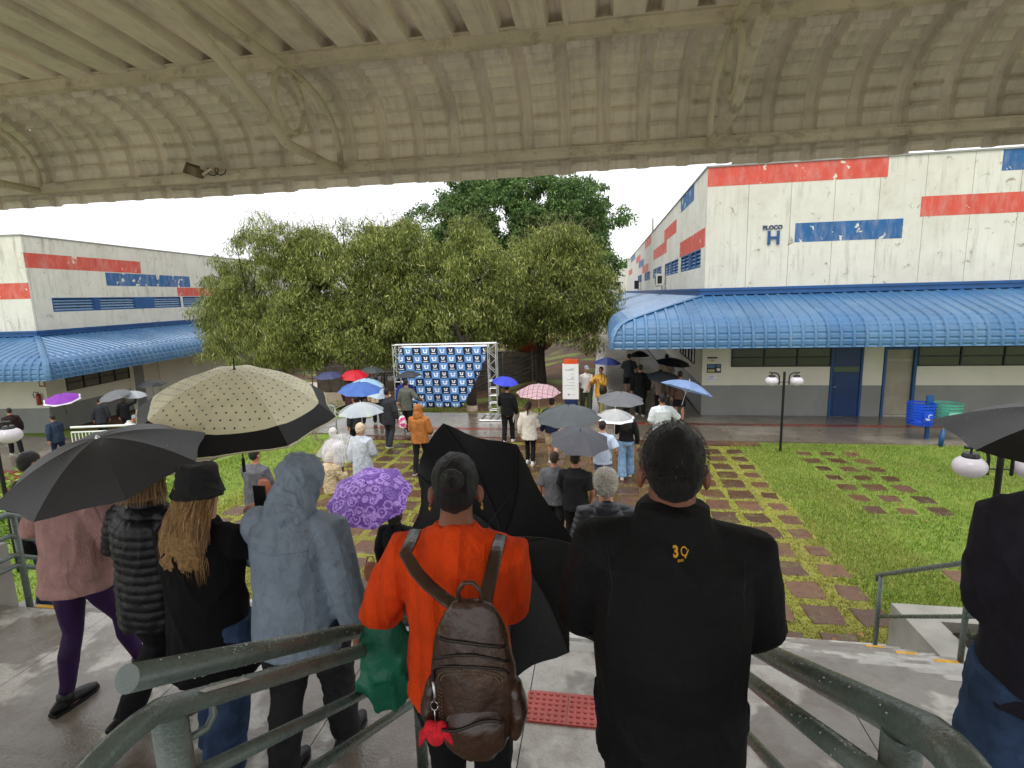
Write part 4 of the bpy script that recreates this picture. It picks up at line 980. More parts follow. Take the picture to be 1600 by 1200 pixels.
def shrub(x, y, z, r, h, label, M=M_leafC, n=26, per=40, flowers=0, nm='shrub', cat='plant', ls=(.05, .11)):
    s = empty(nm, (x, y, z), label, cat)
    C = np.array([(x+random.gauss(0, r*.45), y+random.gauss(0, r*.45), z+random.uniform(.1, 1)*h) for _ in range(n)])
    leaves('leaves', C, np.full(n, r*.3), per, ls[0], ls[1], .4, M, s, .1)
    mb = MB()
    for c in C[:14]: mb.tube([(x, y, z), tuple(c)], [.012, .004], 5)
    mb.build('stems', M_bark, s)
    if flowers:
        mb = MB()
        for _ in range(flowers):
            c = C[random.randrange(n)]; 
            for k in range(5):
                a = 2*math.pi*k/5; q = (c[0]+.022*math.cos(a), c[1]+.022*math.sin(a), c[2]+r*.3+.01); mb.ell(q, (.016, .016, .008), 6, 4)
        mb.build('petals', mat('red_petals', (190, 30, 50), .5, .2, 20), s)
    return s
shrub(3.95, 5.72, .58, .22, .22, 'small red flowering plant in the concrete planter, by its corner', mat('dark_leaf', (50, 60, 28), .5, .3, 20), 18, 26, 12, 'flowering_plant')
shrub(4.45, 5.4, .58, .3, .35, 'green leafy plant further along the concrete planter', n=22)
shrub(-11.5, 8.7, -.6, .75, 1.75, 'bright green young shrub at the left edge behind the globe lamp', n=46, per=60, ls=(.07, .15))
shrub(-9.4, 9.9, -.1, .4, .6, 'low leafy plant on the lawn under the cream umbrella edge', n=16, per=30)
g = scatter(30000, -19, -3, 19.2, 26, lambda x, y: noise.noise(Vector((x*.5, y*.5, 9))) > .05)
tag(blades('yard_grass', g, .04, .14, .03, M_grass), 'patchy grass on the earth under the trees', 'grass', kind='stuff')
# dry leaf litter
p = scatter(900, -16, -.5, 19.2, 27, lambda x, y: True); p2 = scatter(170, -8, 7, 6.5, 18, lambda x, y: True); p = np.vstack([p, p2]); p[:, 2] += .055
tag(blades('leaf_litter', p, .01, .03, .09, mat('dry_leaf', (150, 112, 60), .7, .3, 5), 3.0), 'dry fallen leaves scattered over the ground', 'leaf litter', kind='stuff')

# ------------------------------------------------------------------ people
def remeshed(mb, voxel, mats, smooth_it=3, fn=None, name='m', extra=None):
    me = mb.mesh('t'); ob = bpy.data.objects.new('t', me); TS.collection.objects.link(ob)
    r = ob.modifiers.new('r', 'REMESH'); r.mode = 'VOXEL'; r.voxel_size = voxel; r.use_smooth_shade = True
    if smooth_it: sm = ob.modifiers.new('s', 'SMOOTH'); sm.factor = .5; sm.iterations = smooth_it
    vl = TS.view_layers[0]; vl.update(); out = bpy.data.meshes.new_from_object(ob.evaluated_get(vl.depsgraph))
    bpy.data.objects.remove(ob); bpy.data.meshes.remove(me)
    if fn:
        n = len(out.vertices); co = np.empty(n*3, np.float32); no = np.empty(n*3, np.float32)
        out.vertices.foreach_get('co', co); out.vertices.foreach_get('normal', no); co = co.reshape(-1, 3); no = no.reshape(-1, 3)
        out.vertices.foreach_set('co', (co+fn(co, no)).astype(np.float32).ravel()); out.update()
    if extra is not None and extra.f:
        bm = bmesh.new(); bm.from_mesh(out); k = len(bm.verts); vs = [bm.verts.new(v) for v in extra.v]
        for f in extra.f:
            try: q = bm.faces.new([vs[i] for i in f]); q.smooth = True
            except ValueError: pass
        bm.to_mesh(out); bm.free()
    out.materials.clear()
    for m_ in (mats if isinstance(mats, (list, tuple)) else [mats]): out.materials.append(m_)
    out.polygons.foreach_set('use_smooth', [True]*len(out.polygons)); out.name = name
    return out
def nz(co, k, off=0.):
    return np.array([noise.noise(Vector((c[0]*k[0]+off, c[1]*k[1]+off, c[2]*k[2]+off))) for c in co])
def wrinkle(amp, k=(9, 9, 4), seed=0., quilt=0., knit=0., k2=None):
    def fn(co, no):
        h = np.zeros(len(co))
        if amp:
            h += amp*nz(co, k, seed) + amp*.4*nz(co, k2 or (k[0]*2.3, k[1]*2.3, k[2]*2.6), seed+7)
            q = co.copy(); q[:, 2] += q[:, 0]*.8; h += amp*.75*(1-np.minimum(1, np.abs(nz(q, (k[0]*1.5, k[1]*1.2, k[2]*1.1), seed+3))*5))
        if quilt: h += .011*np.abs(np.sin(np.pi*(co[:, 2]+.01*np.sin(co[:, 0]*9))/quilt))**.55
        if knit: h += .0025*np.sign(np.sin(co[:, 0]*2*np.pi/knit+.3*np.sin(co[:, 2]*5)))*(np.abs(np.sin(co[:, 0]*2*np.pi/knit)))**.3
        return no*h[:, None]
    return fn
def ik(S_, T_, a, b, pole):
    S_, T_ = Vector(S_), Vector(T_); d = T_-S_; l = min(d.length, (a+b)*.995); 
    if d.length < 1e-4: d = Vector((0, 0, -1))
    u = d.normalized(); T2 = S_+u*l; x = (a*a-b*b+l*l)/(2*l); h = math.sqrt(max(0, a*a-x*x)); p = Vector(pole); p = (p-u*p.dot(u))
    if p.length < 1e-4: p = u.orthogonal()
    return S_+u*x+p.normalized()*h, T2
SKIN = {k: mat('skin_'+k, c, .5, .06, 6, .1, 60, spec=.4) for k, c in (('fair', (204, 150, 124)), ('tan', (176, 120, 92)), ('brown', (136, 88, 66)))}
for M_ in SKIN.values():
    b_ = M_.node_tree.nodes['Principled BSDF']; b_.inputs['Subsurface Weight'].default_value = .12; b_.inputs['Subsurface Radius'].default_value = (.02, .008, .004)
def cloth(name, col, rough=.8, var=.1, bump=.25, bs=220., fn=None, vs=14, trans=0., spec=.25):
    def f2(N, b, v, base):
        r = (fn(N, b, v, base) if fn else {}) or {}
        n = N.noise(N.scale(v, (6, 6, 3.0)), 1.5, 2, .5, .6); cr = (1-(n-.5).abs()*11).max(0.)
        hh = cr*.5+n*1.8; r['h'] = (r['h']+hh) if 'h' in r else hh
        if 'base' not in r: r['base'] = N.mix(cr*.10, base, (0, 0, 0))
        return r
    return mat(name, col, rough, var, vs, bump+.15, bs, fn=f2, trans=trans, spec=spec)
def f_wetspots(k=.6, thr=.52):
    def fn(N, b, v, base):
        s = N.noise(v, 22, 6, .75).step(thr, thr+.1)*k; big = N.noise(v, 4, 4, .6).step(.45, .6)*k*.5
        return dict(base=N.mix((s+big).min(1.), base, L((70, 78, 86))), rough=1-(s*.4+.3))
    return fn
M_hair = {k: mat('hair_'+k, c, .38, .35, 60, .8, 260, fn=lambda N, b, v, base: dict(h=N.noise(N.scale(v, (60, 60, 8)), 4, 4, .7)*2)) for k, c in
    (('black', (20, 17, 17)), ('brown', (58, 42, 32)), ('blond', (170, 132, 84)), ('white', (216, 210, 198)), ('dark', (34, 28, 26)))}
M_shoe = {k: mat('shoe_'+k, c, .5, .1, 20, .2, 90) for k, c in (('black', (24, 24, 26)), ('white', (216, 214, 210)), ('grey', (110, 110, 112)), ('brown', (70, 50, 38)))}
M_sole = mat('pale_sole', (214, 210, 200), .6)
def hand_tubes(mb, W_, d, palm_n, curl=.5, s=1., thumb=1):
    # palm plus five separate bent fingers
    d = Vector(d).normalized(); n = Vector(palm_n); n = (n-d*n.dot(d)).normalized(); side = d.cross(n)*thumb
    W_ = Vector(W_)
    mb.tube([W_-d*.02*s, W_+d*.02*s, W_+d*.055*s, W_+d*.088*s], [(.026*s, .020*s), (.034*s, .017*s), (.041*s, .015*s), (.038*s, .013*s)], 10, side=side, cap='round')
    for i, (off, ln) in enumerate(((.030, .070), (.010, .080), (-.011, .074), (-.030, .058))):
        p = W_+d*(.085-.004*i)*s+side*off*s; a = curl*.6; pts = [p-d*.02*s, p]; dd = d.copy(); ln *= s
        for f in (.45, .32, .26):
            dd = (Matrix.Rotation(a, 3, side*thumb*1.0) @ dd) if False else (dd*math.cos(a)+n*math.sin(a)).normalized(); nn = n; p = p+dd*ln*f; pts.append(p); n_ = n; a += curl*.55
        mb.tube(pts, [.0095*s, .0095*s, .009*s, .0082*s, .0068*s], 7, cap='round')
    p = W_+d*.022*s+side*.030*s; q = p+(side*.8+d*.6+n*.25).normalized()*.034*s; r = q+(side*.25+d*.9+n*(.2+.5*curl)).normalized()*.032*s; t = r+(d*.85+n*(.3+.6*curl)-side*.2).normalized()*.024*s
    mb.tube([p-side*.012*s, q, r, t], [.013*s, .0115*s, .010*s, .0082*s], 8, cap='round')

def person(label, pos, yaw=0., h=1.72, bw=1., lean=0., stance=((.14, 0.), (-.16, .0)), arms=(None, None), top=None, bottom=None, hair=('short', 'black'), skin='tan', shoes=('black', True),
           head=(0., 0.), vox=.018, group='people walking away under umbrellas', extra=None, twist=0., belly=0., poles=None, feetx=.095, drop=0., hs=1.):
    """body faces +y of its own frame; yaw turns it counter-clockwise; arms are wrist targets in the body's frame (metres at 1.75 m tall)"""
    root = empty('person', pos, label, 'person', group, yaw)
    s = h/1.75; SM = Matrix.Scale(s, 4)
    hip = Vector((0, 0, .95)); RL = Matrix.Translation(hip) @ Matrix.Rotation(-lean, 4, 'X') @ Matrix.Rotation(twist, 4, 'Z') @ Matrix.Translation(-hip)
    U = lambda x, y, z: RL @ Vector((x, y, z))
    near = vox < .014; nk = 1.0+(bw-1)*.8
    def fin(mb, name, M, voxel, it=3, fn=None, parent=root, extra=None):
        me = remeshed(mb, voxel, M, it, fn, name, extra); me.transform(SM); return link(me, name, parent, local=True)
    legs = []
    for k, (sx, st) in enumerate(((-1, stance[0]), (1, stance[1]))):
        fy, fz = st[0], st[1]; hx = .092*bw; H_ = Vector((sx*hx, 0, .93)); A_ = Vector((sx*feetx, fy, .085+fz)); K, A_ = ik(H_, A_, .435, .425, (sx*.05, 1, 0)); legs.append((H_, K, A_, fz))
    # --- body: one continuous skin
    mb = MB(); bx = (bw-1)*.6+1
    mb.tube([U(0, -.005, z) for z in (.88, .98, 1.10, 1.25, 1.38, 1.45)], [(.155*bx, .105*bx), (.150*bx, .105*bx), (.132*bx, .098*bx), (.15*bx, .105*bx), (.150*bx, .095*bx), (.095*bx, .065)], 14, side=(1, 0, 0), cap='round')
    Nk = U(0, .0, 1.47); HC0 = U(0, .025, 1.645)
    HR = Matrix.Rotation(head[0], 3, 'Z') @ Matrix.Rotation(-head[1], 3, 'X'); RL3 = RL.to_3x3()
    def Hd(x, y, z): return Nk + RL3 @ (HR @ Vector((x*hs, y*hs, (z-1.47)*hs+drop)))
    mb.tube([U(0, -.01, 1.40), U(0, -.005, 1.49), Hd(0, .01, 1.56), Hd(0, .02, 1.60)], [(.085, .07), (.064*nk, .062*nk), (.058*nk, .060*nk), (.058*nk, .062)], 12, side=(1, 0, 0))
    HM = (RL3 @ HR)*hs
    mb.ell(Hd(0, .0, 1.675), (.076, .094, .092), 18, 12, Mx=HM); mb.ell(Hd(0, .035, 1.61), (.058, .062, .075), 16, 10, Mx=HM)
    mb.ell(Hd(0, .07, 1.575), (.032, .03, .026), 10, 8, Mx=HM)                                      # chin
    mb.tube([Hd(0, .093, 1.66), Hd(0, .105, 1.635), Hd(0, .113, 1.617), Hd(0, .092, 1.61)], [.011, .013, .017, .013], 8, cap='round')   # nose
    for sx in (-1, 1):
        mb.ell(Hd(sx*.086, -.004, 1.628), (.013, .021, .033), 8, 8, Mx=HM); mb.ell(Hd(sx*.032, .085, 1.672), (.024, .012, .009), 8, 6, Mx=HM)
        mb.ell(Hd(sx*.042, .065, 1.62), (.022, .02, .02), 8, 6, Mx=HM)
    mb.ell(Hd(0, .088, 1.585), (.022, .012, .011), 8, 6, Mx=HM)
    for (H_, K, A_, fz) in legs:
        mb.tube([H_, H_.lerp(K, .5), K, K.lerp(A_, .35)+Vector((0, -.015, 0)), K.lerp(A_, .8), A_], [.082*bw, .07*bw, .054, .056, .036, .036], 12, cap='round')
        mb.tube([A_+Vector((0, -.05, -.05)), A_+Vector((0, .03, -.05)), A_+Vector((0, .13, -.062))], [(.032, .03), (.04, .03), (.035, .015)], 10, side=(1, 0, 0), cap='round')
    ext = MB(); arm = []
    for k, sx in ((0, -1), (1, 1)):
        Sh = U(sx*.178*bx, 0, 1.380); tgt = arms[k]
        Tg = U(*tgt) if tgt else U(sx*.27*bx, .02, .86)
        pole = (poles[k] if poles and poles[k] else (sx*.6, -.8, -.5)); E_, W_ = ik(Sh, Tg, .285, .255, RL3 @ Vector(pole)); arm.append((Sh, E_, W_))
        mb.tube([Sh, Sh.lerp(E_, .5), E_, E_.lerp(W_, .4), W_], [.05, .045, .038, .038, .026], 10, cap='round')
        d = (W_-E_).normalized(); raised = W_.z > Sh.z-.32
        if tgt: hand_tubes(ext, W_+d*.01, d, (-sx*.7, .3, 0) if raised else (-sx, 0, .2), 1.5, 1., 1)
        else: hand_tubes(ext, W_+d*.01, (d+Vector((0, .15, -.3))).normalized(), (-sx, .2, 0), .55, 1., 1)
    for sx in (-1, 1): ext.ell(Hd(sx*.032, .083, 1.655), (.0115, .0105, .0105), 8, 6)
    body = fin(mb, 'body', [SKIN[skin]], .009 if near else .0125, 2, None, root, ext)
    # --- lower clothes
    b = dict(kind='trousers', M=cloth('black_trousers', (26, 26, 30)), loose=.018, hem=.06); b.update(bottom or {})
    mb = MB(); lo = b['loose']; hw = .155*bx+lo*.8
    mb.tube([Vector((0, -.005, z)) for z in (.84, .90, .98, 1.04)], [(hw*1.0, .115*bx+lo), (hw*1.04, .125*bx+lo), (hw, .118*bx+lo*.6), (hw*.93, .105*bx+lo*.5)], 16, side=(1, 0, 0))
    for (H_, K, A_, fz) in legs:
        pts = [H_+Vector((0, 0, .0)), H_.lerp(K, .5), K]; rr = [.092*bw+lo, .08*bw+lo, .062+lo*1.1]
        if b['kind'] == 'shorts': pts = [H_, H_.lerp(K, .5), H_.lerp(K, .9)]; rr = [.092*bw+lo, .086*bw+lo*1.6, .08*bw+lo*2.2]
        elif b['kind'] == 'wide': pts += [K.lerp(A_, .5), A_+Vector((0, 0, b['hem']-.085))]; rr = [.092*bw+lo, .088*bw+lo, .085+lo, .09+lo, .098+lo]
        elif b['kind'] == 'leggings': pts += [K.lerp(A_, .35)+Vector((0, -.016, 0)), K.lerp(A_, .8), A_+Vector((0, 0, .02))]; rr = [.098*bw, .082*bw, .060, .064, .045, .042]
        else: pts += [K.lerp(A_, .4)+Vector((0, -.008, 0)), A_+Vector((0, 0, b['hem']-.085))]; rr += [.060+lo, .052+lo]
        mb.tube(pts, rr, 14, cap='flat')
    fin(mb, {'shorts': 'shorts', 'leggings': 'leggings'}.get(b['kind'], 'trousers'), [b['M']], .0105 if near else vox*.85, 2, wrinkle(b.get('amp', .007), (7, 7, 9), pos[0]*3) if b['kind'] != 'leggings' else wrinkle(.003))
    for (H_, K, A_, fz) in legs:                                                      # shoes
        mb = MB(); f = A_-Vector((0, 0, .085)); Ms = M_shoe[shoes[0]]; tilt = Matrix.Translation(A_) @ Matrix.Rotation(-min(.9, fz*4.0) if fz > .03 else 0, 4, 'X') @ Matrix.Translation(-A_)
        P = lambda x, y, z: tilt @ (f+Vector((x, y, z)))
        mb.tube([P(0, -.085, .042), P(0, -.05, .05), P(0, .02, .053), P(0, .09, .045), P(0, .15, .036), P(0, .185, .03)], [(.026, .028), (.040, .044), (.042, .046), (.046, .036), (.044, .028), (.026, .018)], 12, side=(1, 0, 0), cap='round')
        mb.tube([A_+Vector((0, -.012, .03)), A_+Vector((0, -.005, -.03))], [(.044, .048), (.046, .055)], 10)
        me = mb.mesh('shoe', Ms, True); me.transform(SM); sh = link(me, 'shoe', root, local=True)
        mb = MB(); o_ = [(-.034, -.105), (.034, -.105), (.046, -.02), (.050, .09), (.044, .16), (.02, .20), (-.02, .20), (-.044, .16), (-.050, .09), (-.046, -.02)]; n = len(o_)
        mb.add([P(x, y, .0) for x, y in o_]+[P(x*1.02, y, .024) for x, y in o_], [tuple(range(n))[::-1], tuple(range(n, 2*n))]+[(i, (i+1) % n, n+(i+1) % n, n+i) for i in range(n)])
        me = mb.mesh('sole', M_sole if shoes[1] else Ms); me.transform(SM); so_ = link(me, 'sole', None); so_.parent = sh
    # --- upper clothes
    t = dict(name='jacket', M=cloth('black_cloth', (20, 20, 23)), loose=.025, hem=.82, sleeve=1., amp=.010, flare=1.0, hood=None, collar=.0, quilt=0., knit=0., k=(8, 8, 5), cuff=1.); t.update(top or {})
    lo = t['loose']; mb = MB(); hz_ = t['hem']; zs = [hz_]+[z for z in (.90, .98, 1.10, 1.25, 1.36) if z > hz_+.03]
    prof = {.90: (.160, .120), .98: (.158, .118), 1.10: (.146+belly*.4, .112+belly*.8), 1.25: (.160, .120), 1.36: (.163, .115)}
    rr = [((.163*bx+lo)*t['flare'], (.125*bx+lo)*t['flare'])]+[(prof[z][0]*bx+lo, prof[z][1]*bx+lo) for z in zs[1:]]
    def Uc(x, y, z): return U(x, y, z) if z > .95 else RL @ Vector((x, y, .95)) + Vector((0, 0, z-.95))
    mb.tube([Uc(0, -.005, z) for z in zs]+[U(0, -.004, 1.425), U(0, -.003, 1.465), U(0, 0, 1.50)], rr+[(.118*bx+lo*.7, .088*bx+lo*.6), (.088*bx+lo*.5, .076+lo*.5), (.066*nk+lo*.25, .066*nk+lo*.25)], 20, side=(1, 0, 0))
    for sx, (Sh, E_, W_) in zip((-1, 1), arm):
        k = t['sleeve']; p = [U(sx*.075*bx, 0, 1.425), Sh, Sh.lerp(E_, .5), E_]; r = [.060, .062+lo*.75, .055+lo*.75, .047+lo*.75]
        if k < .6: p = [p[0], Sh, Sh.lerp(E_, .5), Sh.lerp(E_, .82)]; r = [.06, .06+lo*.7, .06+lo*.9, .062+lo*1.0]
        elif k < .9: p += [E_.lerp(W_, k-.35)]; r += [.043+lo*.8]
        else: p += [E_.lerp(W_, .5), W_.lerp(E_, .04)]; r += [.044+lo*.7, (.033+lo*.6)*t['cuff']]
        mb.tube(p, r, 14, cap='flat')
    if t['collar']: mb.tube([U(0, -.005, 1.45), U(0, -.010, 1.46+t['collar']*.5), U(0, -.012, 1.46+t['collar'])], [(.100*nk, .090*nk), (.086*nk, .084*nk), (.082*nk, .080*nk)], 16, side=(1, 0, 0))
    if t['hood'] == 'down': mb.ell(U(0, -.095, 1.465), (.105, .065, .06), 14, 8)
    v_ = .0095 if near else vox*.9
    fin(mb, t['name'], [t['M']], v_, 2 if near else 2, wrinkle(t['amp'], t['k'], pos[0]*5+pos[1], t['quilt'], t['knit']))
    if t['hood'] == 'up':
        mb = MB(); mb.ell(Hd(0, -.012, 1.670), (.108, .122, .112), 18, 12, Mx=HM); mb.tube([U(0, -.015, 1.42), U(0, -.03, 1.47), Hd(0, -.02, 1.56), Hd(0, -.012, 1.66)], [(.150, .115), (.132, .118), (.112, .11), (.1, .11)], 16, side=(1, 0, 0))
        mb.ell(Hd(0, .065, 1.67), (.082, .05, .095), 14, 10, Mx=HM)
        fin(mb, 'hood', [t['M']], v_, 1, wrinkle(t.get('hamp', .010), (14, 14, 9), 3.3))
    # --- hair
    hk, hc = hair; Mh = M_hair.get(hc) or hc; hv = .0085 if near else .012
    if hk in ('short', 'bun', 'curly', 'bob', 'long', 'pony', 'longtied'):
        g = .0 if hk in ('short', 'bun') else .012
        mb = MB(); mb.ell(Hd(0, -.012, 1.685), (.081+g, .100+g, .093+g), 18, 12, Mx=HM); mb.ell(Hd(0, -.048, 1.648), (.074+g, .060+g, .075+g*1.5), 14, 10, Mx=HM)
        if hk == 'short': mb.ell(Hd(0, -.048, 1.628), (.066, .044, .042), 12, 8, Mx=HM)
        if hk == 'bun': mb.ell(Hd(0, -.05, 1.628), (.060, .04, .038), 12, 8, Mx=HM)
        if hk == 'bob':
            for sx in (-1, 1): mb.ell(Hd(sx*.065, -.01, 1.60), (.035, .065, .085), 12, 8, Mx=HM)
            mb.ell(Hd(0, -.07, 1.575), (.075, .045, .085), 12, 8, Mx=HM)
        if hk == 'pony': mb.tube([Hd(0, -.10, 1.69), Hd(0, -.15, 1.62), Hd(0, -.14, 1.50), Hd(0, -.13, 1.40)], [.03, .032, .026, .01], 10, cap='round')
        if hk == 'long':
            mb.tube([Hd(0, -.045, 1.64), U(0, -.105, 1.52), U(0, -.150, 1.40), U(0, -.158, 1.30), U(0, -.150, 1.22)], [(.095, .07), (.115, .06), (.135, .045), (.125, .035), (.07, .02)], 16, side=(1, 0, 0), cap='round')
        am = .012 if hk in ('curly', 'bob', 'long') else .004
        fin(mb, 'hair', [Mh], hv, 1, wrinkle(am, (28, 28, 28) if hk == 'curly' else (26, 26, 9), 1.7))
    if hk == 'bun':
        mb = MB(); bc = Hd(0, -.118, 1.690)
        for k in range(3): mb.tube([bc+(HM @ Vector(((.030-.009*k)*math.cos(a), -.004-.012*k, (.030-.009*k)*math.sin(a)))) for a in np.linspace(0, 6.28, 15)], .0125, 8)
        mb.ell(bc+Vector((0, -.02, 0)), (.02, .016, .02), 10, 8); fin(mb, 'hair_bun', [Mh], .006, 1, wrinkle(.002, (60, 60, 60)))
    if hk == 'buckethat' or hk == 'cap':
        Mc = hc
        mb = MB()
        if hk == 'cap':
            mb.ell(Hd(0, -.005, 1.70), (.088, .106, .088), 16, 10, Mx=HM); mb.tube([Hd(0, .08, 1.69), Hd(0, .17, 1.675)], [(.07, .012), (.06, .008)], 12, side=RL3 @ (HR @ Vector((1, 0, 0)))); fin(mb, 'cap', [Mc], .009, 1)
    R = dict(root=root, U=U, Hd=Hd, s=s, arm=arm, HM=HM)
    R['w'] = lambda v: worldm(root) @ (Vector(v)*s)                # body frame to world
    return R

def fib(name, parent, curves, w, M, world=False):                     # hair ribbons
    vs, fs = [], []
    for c in curves:
        k = len(vs); n = len(c); a = random.uniform(0, math.pi); sd = Vector((math.cos(a), math.sin(a), 0))*w
        for i, p in enumerate(c):
            t = 1-.85*(i/(n-1))**2; vs += [p-sd*t, p+sd*t]
        fs += [(k+2*i, k+2*i+1, k+2*i+3, k+2*i+2) for i in range(n-1)]
    o = link(np_mesh(name, np.array([tuple(v) for v in vs]), np.array(fs), M), name, parent, local=not world); o['kind'] = 'stuff'; return o

# ---- umbrellas
def umbrella(label, apex, axis, R, depth, M, n=8, shaft=.62, handle=True, ribs=True, spin=0., inside=False, curl=None, Mshaft=None, sag=.035, group='umbrellas carried in the rain', tipl=.05, Mrib=None, bulge=1.75, trim=None):
    axis = Vector(axis).normalized(); q = axis.to_track_quat('Z', 'Y'); root = empty('umbrella', apex, label, 'umbrella', group)
    root.rotation_euler = (q.to_matrix() @ Matrix.Rotation(spin, 3, 'Z')).to_euler()
    nr, na = 12, 6; NA = n*na; vs = [(0, 0, 0)]; uv = [(.0, .0)]
    def P(t, th, off=0.):
        f = abs(math.sin(th*n/2)); r = R*math.sin(t*math.pi/2*.98)**.96 if bulge < 1.5 else R*t**.93; z = -depth*t**bulge
        r *= 1-sag*2.3*f**1.2*t**1.7; z -= sag*1.5*R*(f**.7)*t*(1-t*.45) + off; 
        if t > .9: r *= 1-.03*f*(t-.9)/.1; z += .012*f*(t-.9)/.1
        if curl:                                              # part of the rim blown over
            a = (th-curl[0]+math.pi) % (2*math.pi)-math.pi; k = max(0, 1-abs(a)/curl[1]); k = k*k*(3-2*k)
            if t > .55: u = (t-.55)/.45; z += curl[2]*k*u*u*.8; r -= R*.10*k*u*u
        return Vector((r*math.cos(th), r*math.sin(th), z))
    for j in range(1, nr+1):
        for i in range(NA): vs.append(P(j/nr, 2*math.pi*i/NA)); uv.append((j/nr, i/na))
    fs = [(0, 1+i, 1+(i+1) % NA) for i in range(NA)]+[(1+(j-1)*NA+i, 1+j*NA+i, 1+j*NA+(i+1) % NA, 1+(j-1)*NA+(i+1) % NA) for j in range(1, nr) for i in range(NA)]
    mb = MB(); mb.add(vs, fs); cn = mb.build('canopy', M, root, smooth=True, local=True)
    ul = cn.data.uv_layers.new(name='UVMap')
    shp = cn.data.attributes.new('sharp_edge', 'BOOLEAN', 'EDGE')
    for e in cn.data.edges:
        a, b_ = sorted(e.vertices)
        if (a == 0 and (b_-1) % na == 0) or (a > 0 and (b_-a) == NA and (a-1) % NA % na == 0): shp.data[e.index].value = True
    for lp in cn.data.loops: ul.data[lp.index].uv = uv[lp.vertex_index]
    Ms = Mshaft or M_black
    def add(nm, pts, r, M_, nn=8, par=root):
        mb = MB(); mb.tube(pts, r, nn); o = mb.build(nm, M_, None); o.parent = par; return o
    add('tip', [(0, 0, -.005), (0, 0, .012), (0, 0, tipl)], [.014, .006, .004], Ms)
    sh = add('shaft', [(0, 0, -.01), (0, 0, -shaft)], .0055, Ms)
    if handle: add('handle', [(0, 0, -shaft+.02), (0, 0, -shaft-.09)], .013, M_black)
    if trim:
        for j, (t0, Mt_) in enumerate(trim):
            add('piping', [P(t0, 2*math.pi*i/(NA*1)) for i in range(NA)]+[P(t0, 0)], .0035, Mt_, 5)
    if ribs:
        Mr = Mrib or M_black
        for k in range(n):
            th = 2*math.pi*k/n; add('rib', [P(t, th, .006) for t in (.02, .25, .5, .75, .99)], .0032, Mr, 4)
            m_ = P(.5, th, .012); add('stretcher', [m_, Vector((0, 0, -depth*1.35))], .0028, Mr, 4)
        add('runner', [(0, 0, -depth*1.35+.02), (0, 0, -depth*1.35-.03)], .011, Mr)
    return root
def fab(name, col, rough=.45, trans=.18, fn=None, var=.06, wet=True):
    def f2(N, b, v, base):
        r = (fn(N, b, v, base) if fn else {}) or {}
        bb = r.get('base', base)
        if wet: 
            dr = N.voro(v, 70).lt(.22)*N.noise(v, 5, 2).step(.45, .6); r['h'] = dr*1.2+N.noise(v, 7, 3)*.8; r['rough'] = rough-dr*(rough*.6) if False else (1-dr*.6)*rough
            dk = N.noise(N.scale(v, (3, 3, 3)), 1.3, 4, .6).step(.4, .7); bb = N.mix(dk*.18, bb, (0, 0, 0))
        r['base'] = bb; return r
    return mat(name, col, rough, var, 5, .25, 200, fn=f2, trans=trans, spec=.4)
def clear_mat(name, col, alpha):
    M = mat(name, col, .12, .03, 3, .3, 12, spec=.6); M.node_tree.nodes['Principled BSDF'].inputs['Alpha'].default_value = alpha
    return M

# ------------------------------------------------------------------ who stands where
def zf(x, y):
    if y < .85: return 2.7
    if y < 2.01: return 2.7-.17*(int((y-.85)/.29)+1)
    if y < 3.44: return 1.85
    if y < 6.36 and -5 < x < 3.26: return 1.85-RI*(int((y-3.443)/TR_S)+1)
    if y > 15.7: return max(zt(x, y)+.045, zt(x, y))
    return zt(x, y)+.02
TR_S = 2.92/NS
FG = 'people close by on the stairs'
def P3(x, y): return (x, y, zf(x, y))
C = cloth
jeans = C('blue_denim', (56, 76, 108), .85, .25, .3, 260, vs=9); jeansl = C('pale_denim', (128, 158, 190), .85, .2, .3, 260)
blk = C('black_cloth', (20, 20, 23)); dgrey = C('charcoal_cloth', (52, 53, 58)); navy = C('navy_cloth', (30, 36, 62)); wht = C('white_cloth', (226, 222, 216), trans=.05)
# --- woman in orange
def f_knit(N, b, v, base):
    x, y, z = N.xyz(v); r = (x*84+N.noise(v, 3, 2)*1.5).sin()*.5+.5
    return dict(base=N.mix(r.lt(.07)*.22, base, L((176, 50, 14))), h=r.min(.4)*5.0)
A_ = person('woman in an orange ribbed sweater with a black hair bun and earrings', P3(-.475, 1.62), R_(2), 1.60, 1.05, .06, ((.17, -.17), (-.04, 0)), ((-.24, .24, 1.04), (.10, .36, 1.14)),
    dict(name='sweater', M=C('orange_knit', (236, 74, 18), .9, .08, .5, 200, fn=f_knit), loose=.030, hem=.86, sleeve=.72, amp=.008, k=(6, 6, 4), flare=1.04, knit=.12), dict(kind='trousers', M=blk, loose=.012, hem=.40), ('bun', 'black'), 'brown', ('black', False), (R_(8), R_(9)), .012, FG, poles=((-.7, -.35, -.8), (.25, -.4, -.9)), drop=-.040, hs=1.05)
for sx in (-1, 1):
    mb = MB(); c = A_['Hd'](sx*.090, .002, 1.592)
    mb.tube([c+Vector((0, .012*math.cos(a), .012*math.sin(a)-.008)) for a in np.linspace(0, 6.28, 13)], .0028, 6); me = mb.mesh('earring', mat('gold', (200, 160, 80), .25, metal=1.), True); me.transform(Matrix.Scale(A_['s'], 4)); link(me, 'earring', A_['root'], local=True)
w = A_['w']
